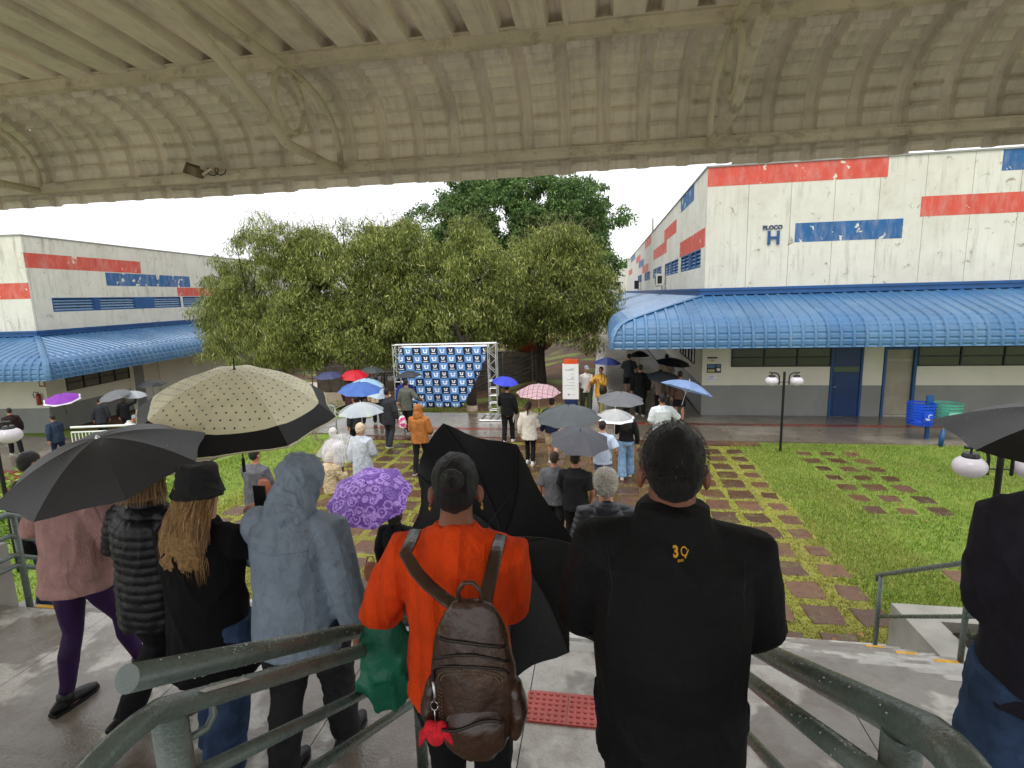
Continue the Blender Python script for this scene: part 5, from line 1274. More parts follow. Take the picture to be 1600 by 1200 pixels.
# backpack
bpM = mat('brown_leather', (62, 42, 32), .38, .22, 9, .3, 60, spec=.5, coat=.15, fn=lambda N, b, v, base: dict(base=N.mix(N.noise(v, 7, 5, .7).step(.55, .72)*.45, base, L((104, 82, 62))), rough=N.noise(v, 11, 4, .6)*.4+.12, h=N.noise(v, 16, 4, .7)*.5))
bpc = Vector((-.345, 1.365, 3.22)); bpc += Vector((-.018, 0, -.012)); bpc.z += .03; bp = empty('backpack', bpc, 'brown leather backpack with studs and a red charm, worn on the orange sweater', 'backpack', None, R_(4))
bp.scale = (.84, .84, .86); BM = worldm(bp) @ Matrix.Diagonal((.84, .84, .86, 1))
def bpart(nm, mb, M=bpM, vox=None, par=bp, smooth=True):
    if vox: me = remeshed(mb, vox, [M], 3, wrinkle(.003, (18, 18, 18)), nm); return link(me, nm, par, local=True)
    o = mb.build(nm, M, None, smooth=smooth); o.parent = par; return o
mb = MB(); pr = [(-.235, .118, .075), (-.20, .138, .088), (-.10, .150, .095), (.02, .146, .088), (.12, .128, .072), (.19, .105, .055), (.225, .082, .035)]
mb.tube([(0, 0, z) for z, a, c in pr], [(a, c) for z, a, c in pr], 24, side=(1, 0, 0), cap='round'); bpart('shell', mb, vox=.010)
mb = MB(); mb.tube([(.01, -.055, -.235), (.01, -.068, -.20), (.01, -.072, -.13), (.01, -.06, -.09)], [(.085, .045), (.108, .055), (.104, .052), (.085, .035)], 20, side=(1, 0, 0), cap='round'); bpart('pocket', mb, vox=.009)
for sx in (-1, 1):
    mb = MB(); mb.tube([(sx*.14, 0, -.20), (sx*.152, -.005, -.13), (sx*.142, 0, -.05)], [(.03, .055), (.035, .06), (.025, .05)], 14, side=(1, 0, 0), cap='round'); bpart('side_pocket', mb, vox=.010)
def seam(nm, pts, r, M=None): mb = MB(); mb.tube(pts, r, 6); return bpart(nm, mb, M or mat('dark_seam', (30, 20, 16), .4))
def surf(x, z, o=0.): 
    a = np.interp(z, [p[0] for p in pr], [p[1] for p in pr]); c = np.interp(z, [p[0] for p in pr], [p[2] for p in pr]); return (x, -c*math.sqrt(max(.05, 1-(x/a)**2))*1.0-.003-o, z)
seam('zip', [surf(x, .13+.018*(1-(x/.11)**2)-.01*(x/.11)) for x in np.linspace(-.115, .115, 15)], .0055)
seam('zip', [surf(x, .062+.05*(1-(x/.13)**2)) for x in np.linspace(-.128, .128, 15)], .0045)
seam('seam', [surf(-.128+.0*t, z) for t, z in zip(range(9), np.linspace(-.20, .02, 9))]+[surf(-.128+.128*math.sin(a)*1.0*0+.128*(1-math.cos(a)), .02+.055*math.sin(a)) for a in np.linspace(.1, 1.57, 8)]+[surf(.128*math.sin(a), .02+.055*math.cos(a)) for a in np.linspace(.1, 1.45, 8)], .0045)
seam('seam', [(x, -.118-.004*math.cos(x*20), -.105+.022*math.sin(x*22)) for x in np.linspace(-.09, .11, 15)], .005)
mb = MB()
for a in np.linspace(0, math.pi, 34):
    for k in (0, 1):
        x = -.108*math.cos(a)*(1-.10*k); z = .012+(.052-.010*k)*math.sin(a) if 1 else 0
        q = surf(x, z, -.001); mb.ell(q, (.0028, .0028, .0028), 6, 4)
for z in np.linspace(-.02, -.12, 9):
    for k in (0, 1): q = surf(-.108+.010*k, z, -.001); mb.ell(q, (.0028, .0028, .0028), 6, 4)
o = bpart('studs', mb, mat('brass_stud', (130, 110, 84), .3, metal=.9)); o['kind'] = 'stuff'
def strapb(nm, pts, w_, th, M=bpM, par=bp):                # world-space flat strap
    mb = MB(); mb.tube(pts, [(w_, th)]*len(pts), 10, side=(1, -.1, 0)); o = mb.build(nm, M, None, smooth=True); o.data.transform(BM.inverted()); o.parent = par; return o
top = BM @ Vector((0, .02, .215))
for sx, sh, mid in ((-1, w((-.150, .02, 1.445)), w((-.085, -.185, 1.36))), (1, w((.165, .02, 1.435)), w((.13, -.185, 1.38)))):
    sh2 = w((-.145 if sx < 0 else .165, -.085, 1.435))
    e_ = top+Vector((sx*.035, -.005, .0)); pts = [w((-.15*1 if sx < 0 else .14, .10, 1.40)), sh+Vector((0, 0, .020)), sh2+Vector((0, -.025, .008))]+[(sh2+Vector((0, -.03, 0))).lerp(e_, t)-Vector((0, .022*math.sin(t*3.14), 0)) for t in (.25, .5, .75, 1)]
    strapb('shoulder_strap', pts, .021, .006)
seam('handle_loop', [(-.035, .01, .215), (-.04, -.01, .29), (-.015, -.015, .325), (.015, -.015, .325), (.04, -.01, .29), (.035, .01, .215)], .008, bpM)
ch = empty('charm', (-.115, -.10, -.07)); ch.parent = bp
def cpart(nm, mb, M, sm=True): o = mb.build(nm, M, None, smooth=sm); o.parent = ch; return o
Ms = mat('steel', (190, 190, 192), .25, metal=.9)
mb = MB(); mb.tube([(.0, 0, .10), (.004, 0, .05), (0, 0, .03)], .005, 8); mb.tube([(.012*math.cos(a), 0, .015+.016*math.sin(a)) for a in np.linspace(0, 6.28, 15)], .002, 6); mb.tube([(0, 0, 0), (0, 0, -.045)], .0025, 6); cpart('ring', mb, Ms)
Mr_ = mat('red_plush', (232, 30, 48), .8, .25, 60, .8, 200); mb = MB()
mb.ell((0, 0, -.085), (.034, .026, .042), 14, 10); mb.ell((-.018, 0, -.06), (.02, .018, .02), 10, 8); mb.ell((.018, 0, -.06), (.02, .018, .02), 10, 8)
mb.tube([(-.015, 0, -.06), (-.042, 0, -.09), (-.056, -.005, -.13)], [.018, .016, .004], 8); mb.tube([(.015, 0, -.06), (.044, 0, -.09), (.062, -.005, -.125)], [.018, .016, .004], 8); cpart('flower', mb, Mr_)
# green bag over her left arm
gbM = mat('green_bag_cloth', (20, 104, 78), .5, .14, 6, .4, 90, fn=lambda N, b, v, base: dict(h=N.noise(N.scale(v, (1, 1, .5)), 11, 4, .6)*3))
mb = MB(); mb.tube([(0, 0, .17), (0, 0, .10), (0, 0, .0), (0, 0, -.10), (0, 0, -.135)], [(.040, .03), (.070, .05), (.095, .07), (.105, .075), (.085, .06)], 16, side=(1, 0, 0), cap='round')
gb = empty('carrier_bag', at_y(604, 1030, 1.78), 'full green fabric bag hanging from the arm in the orange sleeve', 'bag', None, R_(15))
me = remeshed(mb, .012, [gbM], 2, wrinkle(.026, (8, 8, 5), 2.), 'sack'); link(me, 'sack', gb, local=True)
mb = MB(); mb.tube([(-.03, 0, .15), (-.02, -.01, .24), (.03, -.01, .24), (.035, 0, .15)], (.012, .004), 8); o = mb.build('strap', gbM, None, smooth=True); o.parent = gb

# --- man in black jacket
B_ = person('man in a plain black jacket with a gold emblem below the collar', P3(.20, 1.50), R_(-1), 1.735, 1.22, .05, ((.12, -.12), (-.02, 0)), ((-.13, .26, .98), (.13, .26, .98)),
    dict(M=C('black_softshell', (14, 14, 16), .75, .1, .3, 160), loose=.042, hem=.76, amp=.010, k=(4, 4, 3), collar=.068, flare=1.0), dict(kind='trousers', M=C('dark_navy_denim', (22, 26, 40)), loose=.004), ('short', 'black'), 'brown', ('black', False), (0, R_(4)), .0125, FG, poles=((-1.3, -.5, -.5), (1.3, -.5, -.5)), belly=.04, hs=1.07, drop=-.042)
def project_text(me, R, centre, nm, M, off=.002):
    jk = [c for c in R['root'].children if c.name.startswith('jacket')][0]
    bv = BVHTree.FromPolygons([v.co.copy() for v in jk.data.vertices], [tuple(p.vertices) for p in jk.data.polygons])
    for v in me.vertices:
        o_ = Vector((centre[0]+v.co.x, -1., centre[1]+v.co.y)); hit = bv.ray_cast(o_, Vector((0, 1, 0)))
        v.co = (hit[0]-Vector((0, off, 0))) if hit[0] else o_+Vector((0, .8, 0))
    return link(me, nm, R['root'], local=True)
me = text_mesh('3', .031, 0, mat('gold_print', (214, 158, 40), .5), 'emblem', bold=.0012); me.transform(Matrix.Translation((-.010, 0, 0))); project_text(me, B_, (.005, 1.418), 'emblem', None)
mb = MB()
for i in range(15):
    a0, a1 = 2*math.pi*i/16+.35, 2*math.pi*(i+1)/16+.35
    mb.add([(r*math.cos(a)*.85, r*math.sin(a)+.0135, 0) for a in (a0, a1) for r in (.0135, .0095)], [(0, 1, 3, 2)])
mb.add([(.000, -.004, 0), (.003, -.006, 0), (.016, .018, 0), (.013, .019, 0)], [(0, 1, 2, 3)])
me = mb.mesh('emblem', MATS['gold_print']); me.transform(Matrix.Translation((.011, 0, 0)) @ Matrix.Scale(.78, 4)); project_text(me, B_, (.006, 1.418), 'emblem', None)
me = text_mesh('anos', .0085, 0, MATS['gold_print'], 'emblem', bold=.0002); project_text(me, B_, (.006, 1.409), 'emblem', None)

# --- man in dark T-shirt at the right edge
C_ = person('man in a dark T-shirt and blue jeans at the right edge under a black umbrella', P3(1.37, 1.70), R_(4), 1.80, 1.16, .03, ((.14, -.1), (-.05, 0)), ((.0, .27, 1.10), (.14, .30, 1.20)),
    dict(name='tshirt', M=C('washed_navy_jersey', (40, 37, 46), .9, .15, .35, 240), loose=.042, hem=.84, sleeve=1., amp=.009, k=(5, 5, 5)), dict(kind='trousers', M=jeans, loose=.026), ('short', 'dark'), 'tan', ('white', True), (R_(-35), R_(8)), .0125, FG, belly=.03, poles=((0, .1, -1), None))
# --- man in the blue-grey raincoat
rainM = C('blue_grey_raincoat', (130, 144, 160), .55, .08, .35, 60, fn=f_wetspots(.28, .54), spec=.5)
D_ = person('man in a wet blue grey raincoat with the hood up, left of the orange sweater', P3(-1.51, 2.30), R_(-4), 1.70, 1.20, .09, ((-.10, 0), (.20, 0)), ((-.16, .30, 1.12), (.32, .02, .86)),
    dict(M=rainM, loose=.052, hem=.76, amp=.010, k=(4, 4, 3), hood='up', hamp=.012, flare=1.02), dict(kind='trousers', M=C('dark_grey_trousers', (44, 44, 47)), loose=.026, amp=.010), ('none', 'black'), 'tan', ('black', False), (R_(-8), R_(22)), .0125, FG, drop=-.02, poles=((-1.2, -.2, -.5), (.9, -.8, -.2)))
# --- woman with bucket hat and long hair
E_ = person('woman in a long black coat and bucket hat with long blond hair, wide blue jeans', P3(-2.02, 2.32), R_(-6), 1.60, 1.32, .03, ((.05, 0), (-.13, 0)), ((-.14, .25, 1.10), (.17, .26, 1.42)),
    dict(name='coat', M=C('black_wool', (12, 12, 13), .95, .2, .4, 200), loose=.045, hem=.60, amp=.012, k=(4, 4, 3), flare=1.14), dict(kind='wide', M=jeans, loose=.02, hem=.05), ('long', 'blond'), 'fair', ('white', True), (R_(-12), R_(4)), .0125, FG, poles=((-1, -.3, -.6), (1.2, -.1, -.7)))
Hd, U, s_ = E_['Hd'], E_['U'], E_['s']
mb = MB(); cz = [Hd(0, -.012, z) for z in (1.632, 1.66, 1.70, 1.74, 1.785, 1.80)]
mb.tube(cz, [(.135, .148), (.120, .132), (.102, .118), (.098, .113), (.090, .104), (.070, .082)], 24, side=(1, 0, 0))
mt = mat('black_hat_cotton', (24, 24, 26), .85, .15, 12, .4, 150); me = remeshed(mb, .009, [mt], 2, wrinkle(.007, (12, 12, 20)), 'hat'); me.transform(Matrix.Scale(s_, 4)); link(me, 'hat', E_['root'], local=True)
cur = []
for i in range(3000):
    a = random.uniform(-2.0, 2.0); u = random.random(); r0 = .098
    st_ = Hd(r0*math.sin(a), -.012-.105*math.cos(a)*.95, 1.66-.02*u); sprd = random.uniform(.55, 1.4); ln = random.uniform(.30, .47)
    x1 = math.sin(a)*.15*sprd; ph = random.uniform(0, 6.28); am = random.uniform(.004, .014)
    pts = []
    for k in range(9):
        t = k/8; base_ = st_.lerp(U(x1*(1.0-.35*t*t), -.118-.05*math.cos(a*.6)*(.5+.5*u)-.016*math.sin(t*3), 1.64-ln), t); base_.y -= .035*math.sin(t*3.14)
        pts.append((base_+Vector((am*math.sin(ph+t*9), am*math.cos(ph+t*7)*.7, 0)))*s_)
    cur.append(pts)
fib('hair_strands', E_['root'], cur, .0013, mat('blond_strands', (186, 146, 96), .42, .35, 40, trans=.15, fn=lambda N, b, v, base: dict(base=N.ramp(N.island(), [(0, L((96, 66, 40))), (.45, L((158, 118, 74))), (1, L((214, 180, 128)))]))))
ph_ = empty('mobile_phone', w((0, 0, 0)), 'dark mobile phone held up by the woman in the bucket hat', 'phone'); q = E_['arm'][1][2]; qw = worldm(E_['root']) @ (q*s_)
mb = MB(); mb.box(qw.x-.035, qw.x+.035, qw.y+.01, qw.y+.02, qw.z+.03, qw.z+.17); mb.build('body', M_black, ph_)
# --- puffer vest, pink sweater, dark coat
F_ = person('woman in a black quilted vest with short fair hair under the black umbrella, dark trousers', P3(-2.52, 2.50), R_(-8), 1.60, 1.10, .05, ((-.22, .10), (.14, 0)), ((-.20, .20, 1.02), (.1, .28, 1.2)),
    dict(name='vest', M=C('black_nylon', (20, 20, 23), .5, .1, .2, 60, spec=.4), loose=.042, hem=.74, amp=.007, quilt=.055), dict(kind='trousers', M=C('black_trousers', (26, 26, 30)), loose=.02), ('bob', 'blond'), 'fair', ('black', True), (0, R_(10)), .0125, FG, poles=((-1.2, -.3, -.5), None))
G_ = person('woman in a fuzzy mauve pink sweater and purple leggings, leftmost of the near group', P3(-3.16, 2.62), R_(-6), 1.60, 1.08, .10, ((-.13, 0), (.26, .02)), ((-.26, .22, 1.18), (.14, .28, 1.2)),
    dict(name='sweater', M=C('mauve_pink_wool', (176, 136, 130), .95, .1, .6, 120), loose=.055, hem=.84, amp=.010, k=(4, 4, 3), flare=1.10), dict(kind='leggings', M=C('purple_leggings', (54, 30, 74), .6, .12, .1)), ('bob', 'brown'), 'fair', ('black', False), (0, R_(8)), .0125, FG, poles=((-1, -.2, -.7), None))
H_ = person('person in a dark coat and blue jeans stepping down beside the left stair rail', (-5.26, 4.05, zf(-4.9, 4.05)), R_(-15), 1.62, 1.05, .06, ((.24, -.1), (-.10, 0)), (None, None), dict(name='coat', M=blk, loose=.04, hem=.72, amp=.01), dict(kind='trousers', M=jeans, loose=.03), ('short', 'dark'), 'tan', ('grey', True), (0, 0), .017, FG)
# --- white-haired person
J_ = person('white haired person in a dark quilted jacket on the lower steps', P3(.04, 4.42), R_(6), 1.60, 1.10, .05, ((.1, -.1), (-.05, 0)), (None, (.16, .3, 1.05)),
    dict(M=C('dark_grey_nylon', (38, 41, 50), .4, .1, .2, 60, spec=.5), loose=.045, hem=.70, amp=.004, quilt=.05, hood='down'), dict(kind='trousers', M=dgrey), ('curly', 'white'), 'fair', ('white', True), (0, R_(10)), .013, FG, hs=1.15, drop=-.02)
def seam_on(R, cloth_name, lines, M, r=.0016):
    jk = [q for q in R['root'].children if q.name.split('.')[0] == cloth_name][0]
    bv = BVHTree.FromPolygons([v.co.copy() for v in jk.data.vertices], [tuple(p.vertices) for p in jk.data.polygons])
    for ln in lines:
        pts = []
        for i in range(13):
            t = i/12*(len(ln)-1); k = min(int(t), len(ln)-2); x = ln[k][0]+(ln[k+1][0]-ln[k][0])*(t-k); z = ln[k][1]+(ln[k+1][1]-ln[k][1])*(t-k)
            hit = bv.ray_cast(Vector((x*R['s'], -1, z*R['s'])), Vector((0, 1, 0)))
            if hit[0]: pts.append(hit[0])
        if len(pts) > 3:
            mb = MB(); mb.tube(pts, r, 5); o = mb.build('seam', M, None, smooth=True); o.parent = jk
for R, nm, w_, col in ((B_, 'jacket', .205, (19, 19, 21)), (D_, 'jacket', .205, (96, 108, 122)), (C_, 'tshirt', .2, (52, 48, 58))):
    Ms_ = mat('seam_'+str(col[0]), col, .7)
    seam_on(R, nm, [[(sx*(w_-.02), 1.41), (sx*(w_-.035), 1.33), (sx*(w_-.02), 1.22)] for sx in (-1, 1)]+[[(-w_+.03, 1.335), (0, 1.32), (w_-.03, 1.335)]]*(nm == 'jacket' and R is D_), Ms_)
# short hair fibres on the close heads
def scalp(R, n, ln, M, w_, curl=0., lo=1.585, sc=(.086, .103, .100), up=0.):
    cu = []
    for i in range(n):
        a = random.uniform(0, 6.28); z = random.uniform(-.55, 1); r = math.sqrt(1-z*z)
        if math.sin(a)*r > .45 and z < .55: continue
        d = Vector((math.cos(a)*r, math.sin(a)*r, z)); p = R['Hd'](d.x*sc[0], -.012+d.y*sc[1], 1.685+d.z*sc[2]); f = (Vector((d.x, d.y, -.9+up*1.6)) if True else d)
        f = (f+Vector((random.gauss(0, .25+curl), random.gauss(0, .25+curl), random.gauss(0, .25+curl)))).normalized(); l = ln*random.uniform(.5, 1.2)
        q = p+(d*.5+f*.6).normalized()*l*.5; t_ = q+(f+d*(.1 if not curl else -.6)).normalized()*l*.5
        cu.append([p*R['s'], q*R['s'], t_*R['s']])
    return fib('hair_strands', R['root'], cu, w_, M)
scalp(B_, 5000, .009, mat('black_strands', (24, 22, 22), .4, .3, 30, fn=lambda N, b, v, base: dict(base=N.mix(N.island().gt(.985), base, L((120, 118, 116))))), .0009)
scalp(J_, 3000, .035, mat('white_strands', (226, 222, 214), .5, .1, 30, trans=.2), .0014, .5, up=.5)
scalp(C_, 3000, .012, mat('dark_strands', (34, 27, 24), .4, .3, 30), .0009)
cur = []
for i in range(1100):
    a = random.uniform(-2.2, 2.2); st_ = F_['Hd'](.09*math.sin(a), -.012-.10*math.cos(a), random.uniform(1.62, 1.74)); e = F_['Hd'](.13*math.sin(a)*random.uniform(.8, 1.2), -.02-.12*math.cos(a), random.uniform(1.47, 1.56)); m_ = st_.lerp(e, .5)+Vector((math.sin(a)*.02, -.02, 0))
    cur.append([st_*F_['s'], m_*F_['s'], e*F_['s']])
fib('hair_strands', F_['root'], cur, .002, MATS['blond_strands'])

# --- the crowd in the court
RT = (.12, .30, 1.22); LT = (-.12, .30, 1.22)
def walker(label, x, y, yaw=0, h=1.7, **k): return person(label, P3(x, y), R_(yaw), h, **k)
browncoat = C('rust_brown_fleece', (176, 112, 58), .95, .15, .5, 120)
I_ = walker('man in a creased grey jacket seen between the bucket hat and the grey hood', -6.0, 8.3, -8, 1.72, bw=1.12, lean=.06, arms=(LT, (.16, .28, 1.02)), top=dict(M=C('grey_jacket', (96, 96, 102), .7, .15, .3, 90), loose=.05, hem=.72, amp=.014), bottom=dict(M=dgrey), vox=.015)
walker('person in a rust brown hooded fleece and black trousers crossing the court alone', -4.38, 12.35, -4, 1.70, bw=1.08, stance=((-.16, .0), (.18, 0)), arms=((-.16, .28, 1.0), (.2, .24, .98)), top=dict(name='fleece', M=browncoat, loose=.05, hem=.80, amp=.012, hood='up'), bottom=dict(M=C('black_trousers', (26, 26, 30)), loose=.008), hair=('none', 'black'), shoes=('black', True), vox=.014)
walker('person in a blue jacket under the dark umbrella in front of the press banner', -6.40, 16.9, 5, 1.68, bw=1.1, arms=(None, RT), top=dict(M=C('royal_blue_jacket', (38, 46, 128), .6), loose=.045, hem=.70), bottom=dict(M=blk), vox=.016)
walker('person in a clear raincoat over pale clothes with a cream hood', -5.02, 10.5, -6, 1.66, bw=1.06, stance=((-.14, 0), (.2, 0)), arms=(None, (.18, .25, 1.0)), top=dict(name='raincoat', M=C('pale_blue_raincoat', (206, 214, 226), .35, .08, .2, 60, spec=.5, trans=.2), loose=.05, hem=.62, amp=.014, flare=1.12), bottom=dict(M=C('white_rain_trousers', (216, 216, 218), .4), loose=.02), hair=('curly', C('cream_hood_cloth', (222, 198, 168), .9)), vox=.015)
K_ = walker('small person in a cream knitted jacket and hat behind the raincoat man', -5.22, 9.5, -20, 1.32, bw=1.15, arms=(LT, (.2, .3, 1.15)), top=dict(M=C('cream_knit', (216, 196, 160), .95, .15, .8, 60), loose=.05, hem=.72, amp=.016, k=(16, 16, 16)), bottom=dict(M=C('tan_trousers', (170, 140, 104))), hair=('curly', C('cream_knit_hat', (222, 204, 170), .95, .1, .8, 60)), skin='fair', vox=.014)
walker('person with a white bonnet seen through the clear dome umbrella', -5.75, 10.7, 0, 1.50, bw=1.0, arms=(None, RT), top=dict(M=C('pale_mauve_cloth', (206, 190, 192)), loose=.035, hem=.75), bottom=dict(M=C('tan_trousers', (170, 140, 104))), hair=('curly', wht), vox=.016)
walker('man in a black tracksuit with white side stripes under the bright blue umbrella', -2.69, 15.2, -3, 1.74, bw=1.02, stance=((-.12, 0), (.16, 0)), arms=(LT, (.26, .06, .84)), top=dict(M=blk, loose=.035, hem=.84), bottom=dict(M=C('striped_track_trousers', (24, 24, 27), fn=lambda N, b, v, base: dict(base=N.mix(N.xyz(v)[0].abs().gt(.152)*N.xyz(v)[1].abs().lt(.035), base, L((225, 225, 225))))), loose=.014), shoes=('white', True), vox=.015)
walker('woman in a white blouse and black trousers under the plaid umbrella', -1.80, 13.25, -8, 1.60, bw=.98, stance=((.12, 0), (-.08, 0)), arms=(None, (.16, .26, 1.0)), top=dict(name='blouse', M=C('white_blouse', (228, 222, 208), .8, .04, .2, trans=.1), loose=.05, hem=.72, amp=.012, flare=1.08), bottom=dict(M=blk, loose=.004), hair=('pony', 'brown'), shoes=('white', True), skin='fair', vox=.014)
walker('man in beige shorts and navy top beside the woman in the white blouse', -1.22, 13.3, -6, 1.70, bw=1.05, arms=(None, RT), top=dict(M=navy, loose=.03, hem=.85), bottom=dict(kind='shorts', M=C('beige_cotton', (190, 170, 140))), hair=('short', 'dark'), skin='fair', shoes=('white', True), vox=.015)
N_ = walker('older man in grey cap, white T-shirt and dark green trousers by the totem', -.56, 19.3, 205, 1.68, bw=1.05, lean=.12, arms=((.02, .25, .92), None), top=dict(name='tshirt', M=wht, loose=.04, hem=.78, sleeve=.5), bottom=dict(M=C('olive_cotton', (66, 72, 56)), loose=.03), hair=('cap', C('grey_cap', (150, 156, 170))), skin='tan', vox=.014, group='two people talking beside the totem')
walker('person in a yellow rain smock with a black camera bag, under the navy umbrella', -.02, 19.2, 150, 1.64, bw=1.02, arms=((-.08, .28, 1.28), (.14, .3, 1.3)), top=dict(name='smock', M=C('mustard_rain_smock', (216, 164, 62), .5, .1, .3, 60), loose=.06, hem=.60, amp=.014), bottom=dict(M=C('khaki_cotton', (150, 136, 80))), hair=('short', 'brown'), skin='tan', vox=.014, group='two people talking beside the totem')
walker('person in a long black coat with white soled shoes walking up the side path', 1.32, 19.0, 0, 1.74, bw=1.12, arms=(None, None), top=dict(name='coat', M=blk, loose=.05, hem=.62), bottom=dict(M=blk), shoes=('black', True), vox=.016)
walker('person in a charcoal T-shirt further up the side path, under a black umbrella', 1.10, 22.4, 0, 1.74, bw=1.1, arms=(LT, None), top=dict(name='tshirt', M=dgrey, loose=.04, hem=.8, sleeve=.5), bottom=dict(kind='shorts', M=blk), vox=.018)
walker('person in a tan shirt near the side wall under the blue canopy', 2.62, 22.8, -6, 1.66, bw=1.05, top=dict(name='shirt', M=C('tan_shirt', (176, 156, 134)), loose=.03, hem=.86), bottom=dict(M=blk), vox=.018)
walker('person behind the black umbrella under the blue canopy, dark trousers', 1.95, 18.6, 0, 1.62, bw=1.0, arms=(LT, None), top=dict(M=C('taupe_cloth', (120, 106, 94)), loose=.03, hem=.85), bottom=dict(M=blk), vox=.018)
walker('person in brown shorts partly hidden by the dark grey umbrella under the canopy', 2.5, 18.0, 0, 1.65, arms=(None, RT), top=dict(M=C('brown_cloth', (84, 66, 54)), loose=.03, hem=.8), bottom=dict(kind='shorts', M=blk), skin='tan', vox=.018)
f_pt = lambda N, b, v, base: dict(base=N.mix(N.noise(v, 26, 3, .6).gt(.6)*.55, base, L((120, 150, 140))))
walker('man in a white patterned shirt under the pale blue umbrella', 1.48, 13.6, 4, 1.72, bw=1.15, arms=((-.20, .15, 1.0), (.30, .22, 1.25)), top=dict(name='shirt', M=C('patterned_shirt', (222, 228, 228), .8, .03, .2, fn=f_pt), loose=.05, hem=.76, sleeve=.6), bottom=dict(M=navy), skin='tan', vox=.014)
walker('woman in wide pale jeans and black top holding the white rimmed clear umbrella', .56, 12.4, -3, 1.64, bw=1.0, stance=((-.12, 0), (.16, 0)), arms=(LT, None), top=dict(M=blk, loose=.02, hem=.95), bottom=dict(kind='wide', M=jeansl, loose=.012), hair=('long', 'dark'), skin='fair', shoes=('white', True), vox=.014)
walker('person in a light blue shirt and dark jeans between the grey and clear umbrellas', .02, 11.1, -10, 1.64, bw=1.02, arms=(None, (.26, .18, 1.0)), top=dict(name='shirt', M=C('light_blue_shirt', (190, 204, 226), .8, .05), loose=.045, hem=.80, sleeve=.55), bottom=dict(M=jeans), skin='fair', vox=.014)
walker('man in a black T-shirt under the charcoal umbrella, ahead of the white haired person', -.42, 8.5, -5, 1.74, bw=1.12, stance=((.16, 0), (-.1, 0)), arms=(LT, (.24, .14, .92)), top=dict(name='tshirt', M=blk, loose=.035, hem=.80, sleeve=.5), bottom=dict(M=blk), skin='tan', vox=.014)
walker('person in a grey top just left of the man in the black T-shirt', -.78, 8.75, -5, 1.66, bw=1.0, arms=(None, None), top=dict(name='tshirt', M=C('mid_grey_jersey', (92, 92, 96)), loose=.035, hem=.82, sleeve=.5), bottom=dict(M=C('black_trousers', (26, 26, 30))), hair=('short', 'brown'), skin='tan', vox=.015)
walker('person in black carrying a brown bag under the purple flowered umbrella', -2.55, 6.1, -5, 1.58, bw=1.0, arms=(None, RT), top=dict(M=blk, loose=.03, hem=.78), bottom=dict(M=blk), hair=('bob', 'dark'), vox=.015)
walker('dark haired man in a charcoal jacket looking back under the clear umbrella', -6.75, 13.9, 60, 1.62, bw=1.0, arms=(None, None), top=dict(M=dgrey, loose=.04, hem=.76), bottom=dict(M=blk), vox=.015)
walker('person in charcoal clothes stepping forward right of the clear umbrella', -6.05, 14.5, -8, 1.72, bw=1.05, stance=((.05, 0), (-.2, .04)), arms=(RT, None), top=dict(M=dgrey, loose=.04, hem=.70), bottom=dict(M=dgrey), vox=.015)
walker('person in an olive jacket reaching out an arm beside the pale blue umbrellas', -6.1, 16.2, -10, 1.68, bw=1.05, arms=(None, (.42, .2, 1.05)), top=dict(M=C('olive_grey_cloth', (96, 98, 88)), loose=.04, hem=.74), bottom=dict(M=blk), vox=.016)
walker('person with brown hair and dark coat under the navy umbrella left of the group', -8.35, 16.9, -10, 1.68, bw=1.0, arms=(None, RT), top=dict(name='coat', M=C('maroon_coat', (70, 44, 44)), loose=.04, hem=.60), bottom=dict(M=blk), hair=('long', 'brown'), skin='fair', vox=.016)
walker('person in a beige top under the red umbrella', -7.55, 17.2, 30, 1.66, bw=1.0, arms=(None, RT), top=dict(M=C('beige_top', (196, 176, 150)), loose=.04, hem=.8), bottom=dict(M=blk), hair=('short', 'dark'), vox=.016)
walker('person in black at the back of the group beside the distant globe lamp', -7.0, 18.3, -10, 1.70, bw=1.0, arms=(None, RT), top=dict(M=blk, loose=.04, hem=.76), bottom=dict(M=blk), vox=.018)
GL = 'people along the left block'
walker('person in a dark maroon jacket walking left along the left block', -20.9, 15.9, 70, 1.68, bw=1.0, lean=.1, top=dict(M=C('maroon_black', (44, 26, 28)), loose=.04, hem=.74), bottom=dict(M=blk), shoes=('black', True), vox=.018, group=GL)
walker('person in a navy jacket under the purple umbrella with white rim', -18.35, 15.3, 80, 1.62, bw=1.05, lean=.15, arms=(None, RT), top=dict(M=C('blue_grey_jacket', (44, 58, 78)), loose=.05, hem=.74), bottom=dict(M=navy), vox=.017, group=GL)
walker('person bending forward in a white hooded top and navy trousers', -16.0, 15.6, -60, 1.62, bw=1.08, lean=.55, arms=((-.1, .45, .95), (.1, .45, .9)), top=dict(name='sweatshirt', M=wht, loose=.05, hem=.84, hood='down'), bottom=dict(M=navy), shoes=('white', True), hair=('cap', C('grey_cap', (150, 156, 170))), vox=.015, group=GL)
walker('dark haired person in charcoal clothes by the left block wall', -19.4, 18.0, 40, 1.66, top=dict(M=C('charcoal_cloth', (52, 53, 58)), loose=.04, hem=.7), bottom=dict(M=blk), vox=.018, group=GL)
walker('woman with brown hair raising her arm beside the left block', -18.9, 18.6, 20, 1.62, arms=(None, (.42, .15, 1.62)), top=dict(M=blk, loose=.03, hem=.8), bottom=dict(M=blk), hair=('bob', 'brown'), skin='fair', vox=.018, group=GL)
walker('person under the far black umbrella beside the left block doorway', -17.3, 18.9, 0, 1.62, arms=(None, RT), top=dict(M=dgrey, loose=.04, hem=.7), bottom=dict(M=blk), vox=.018, group=GL)
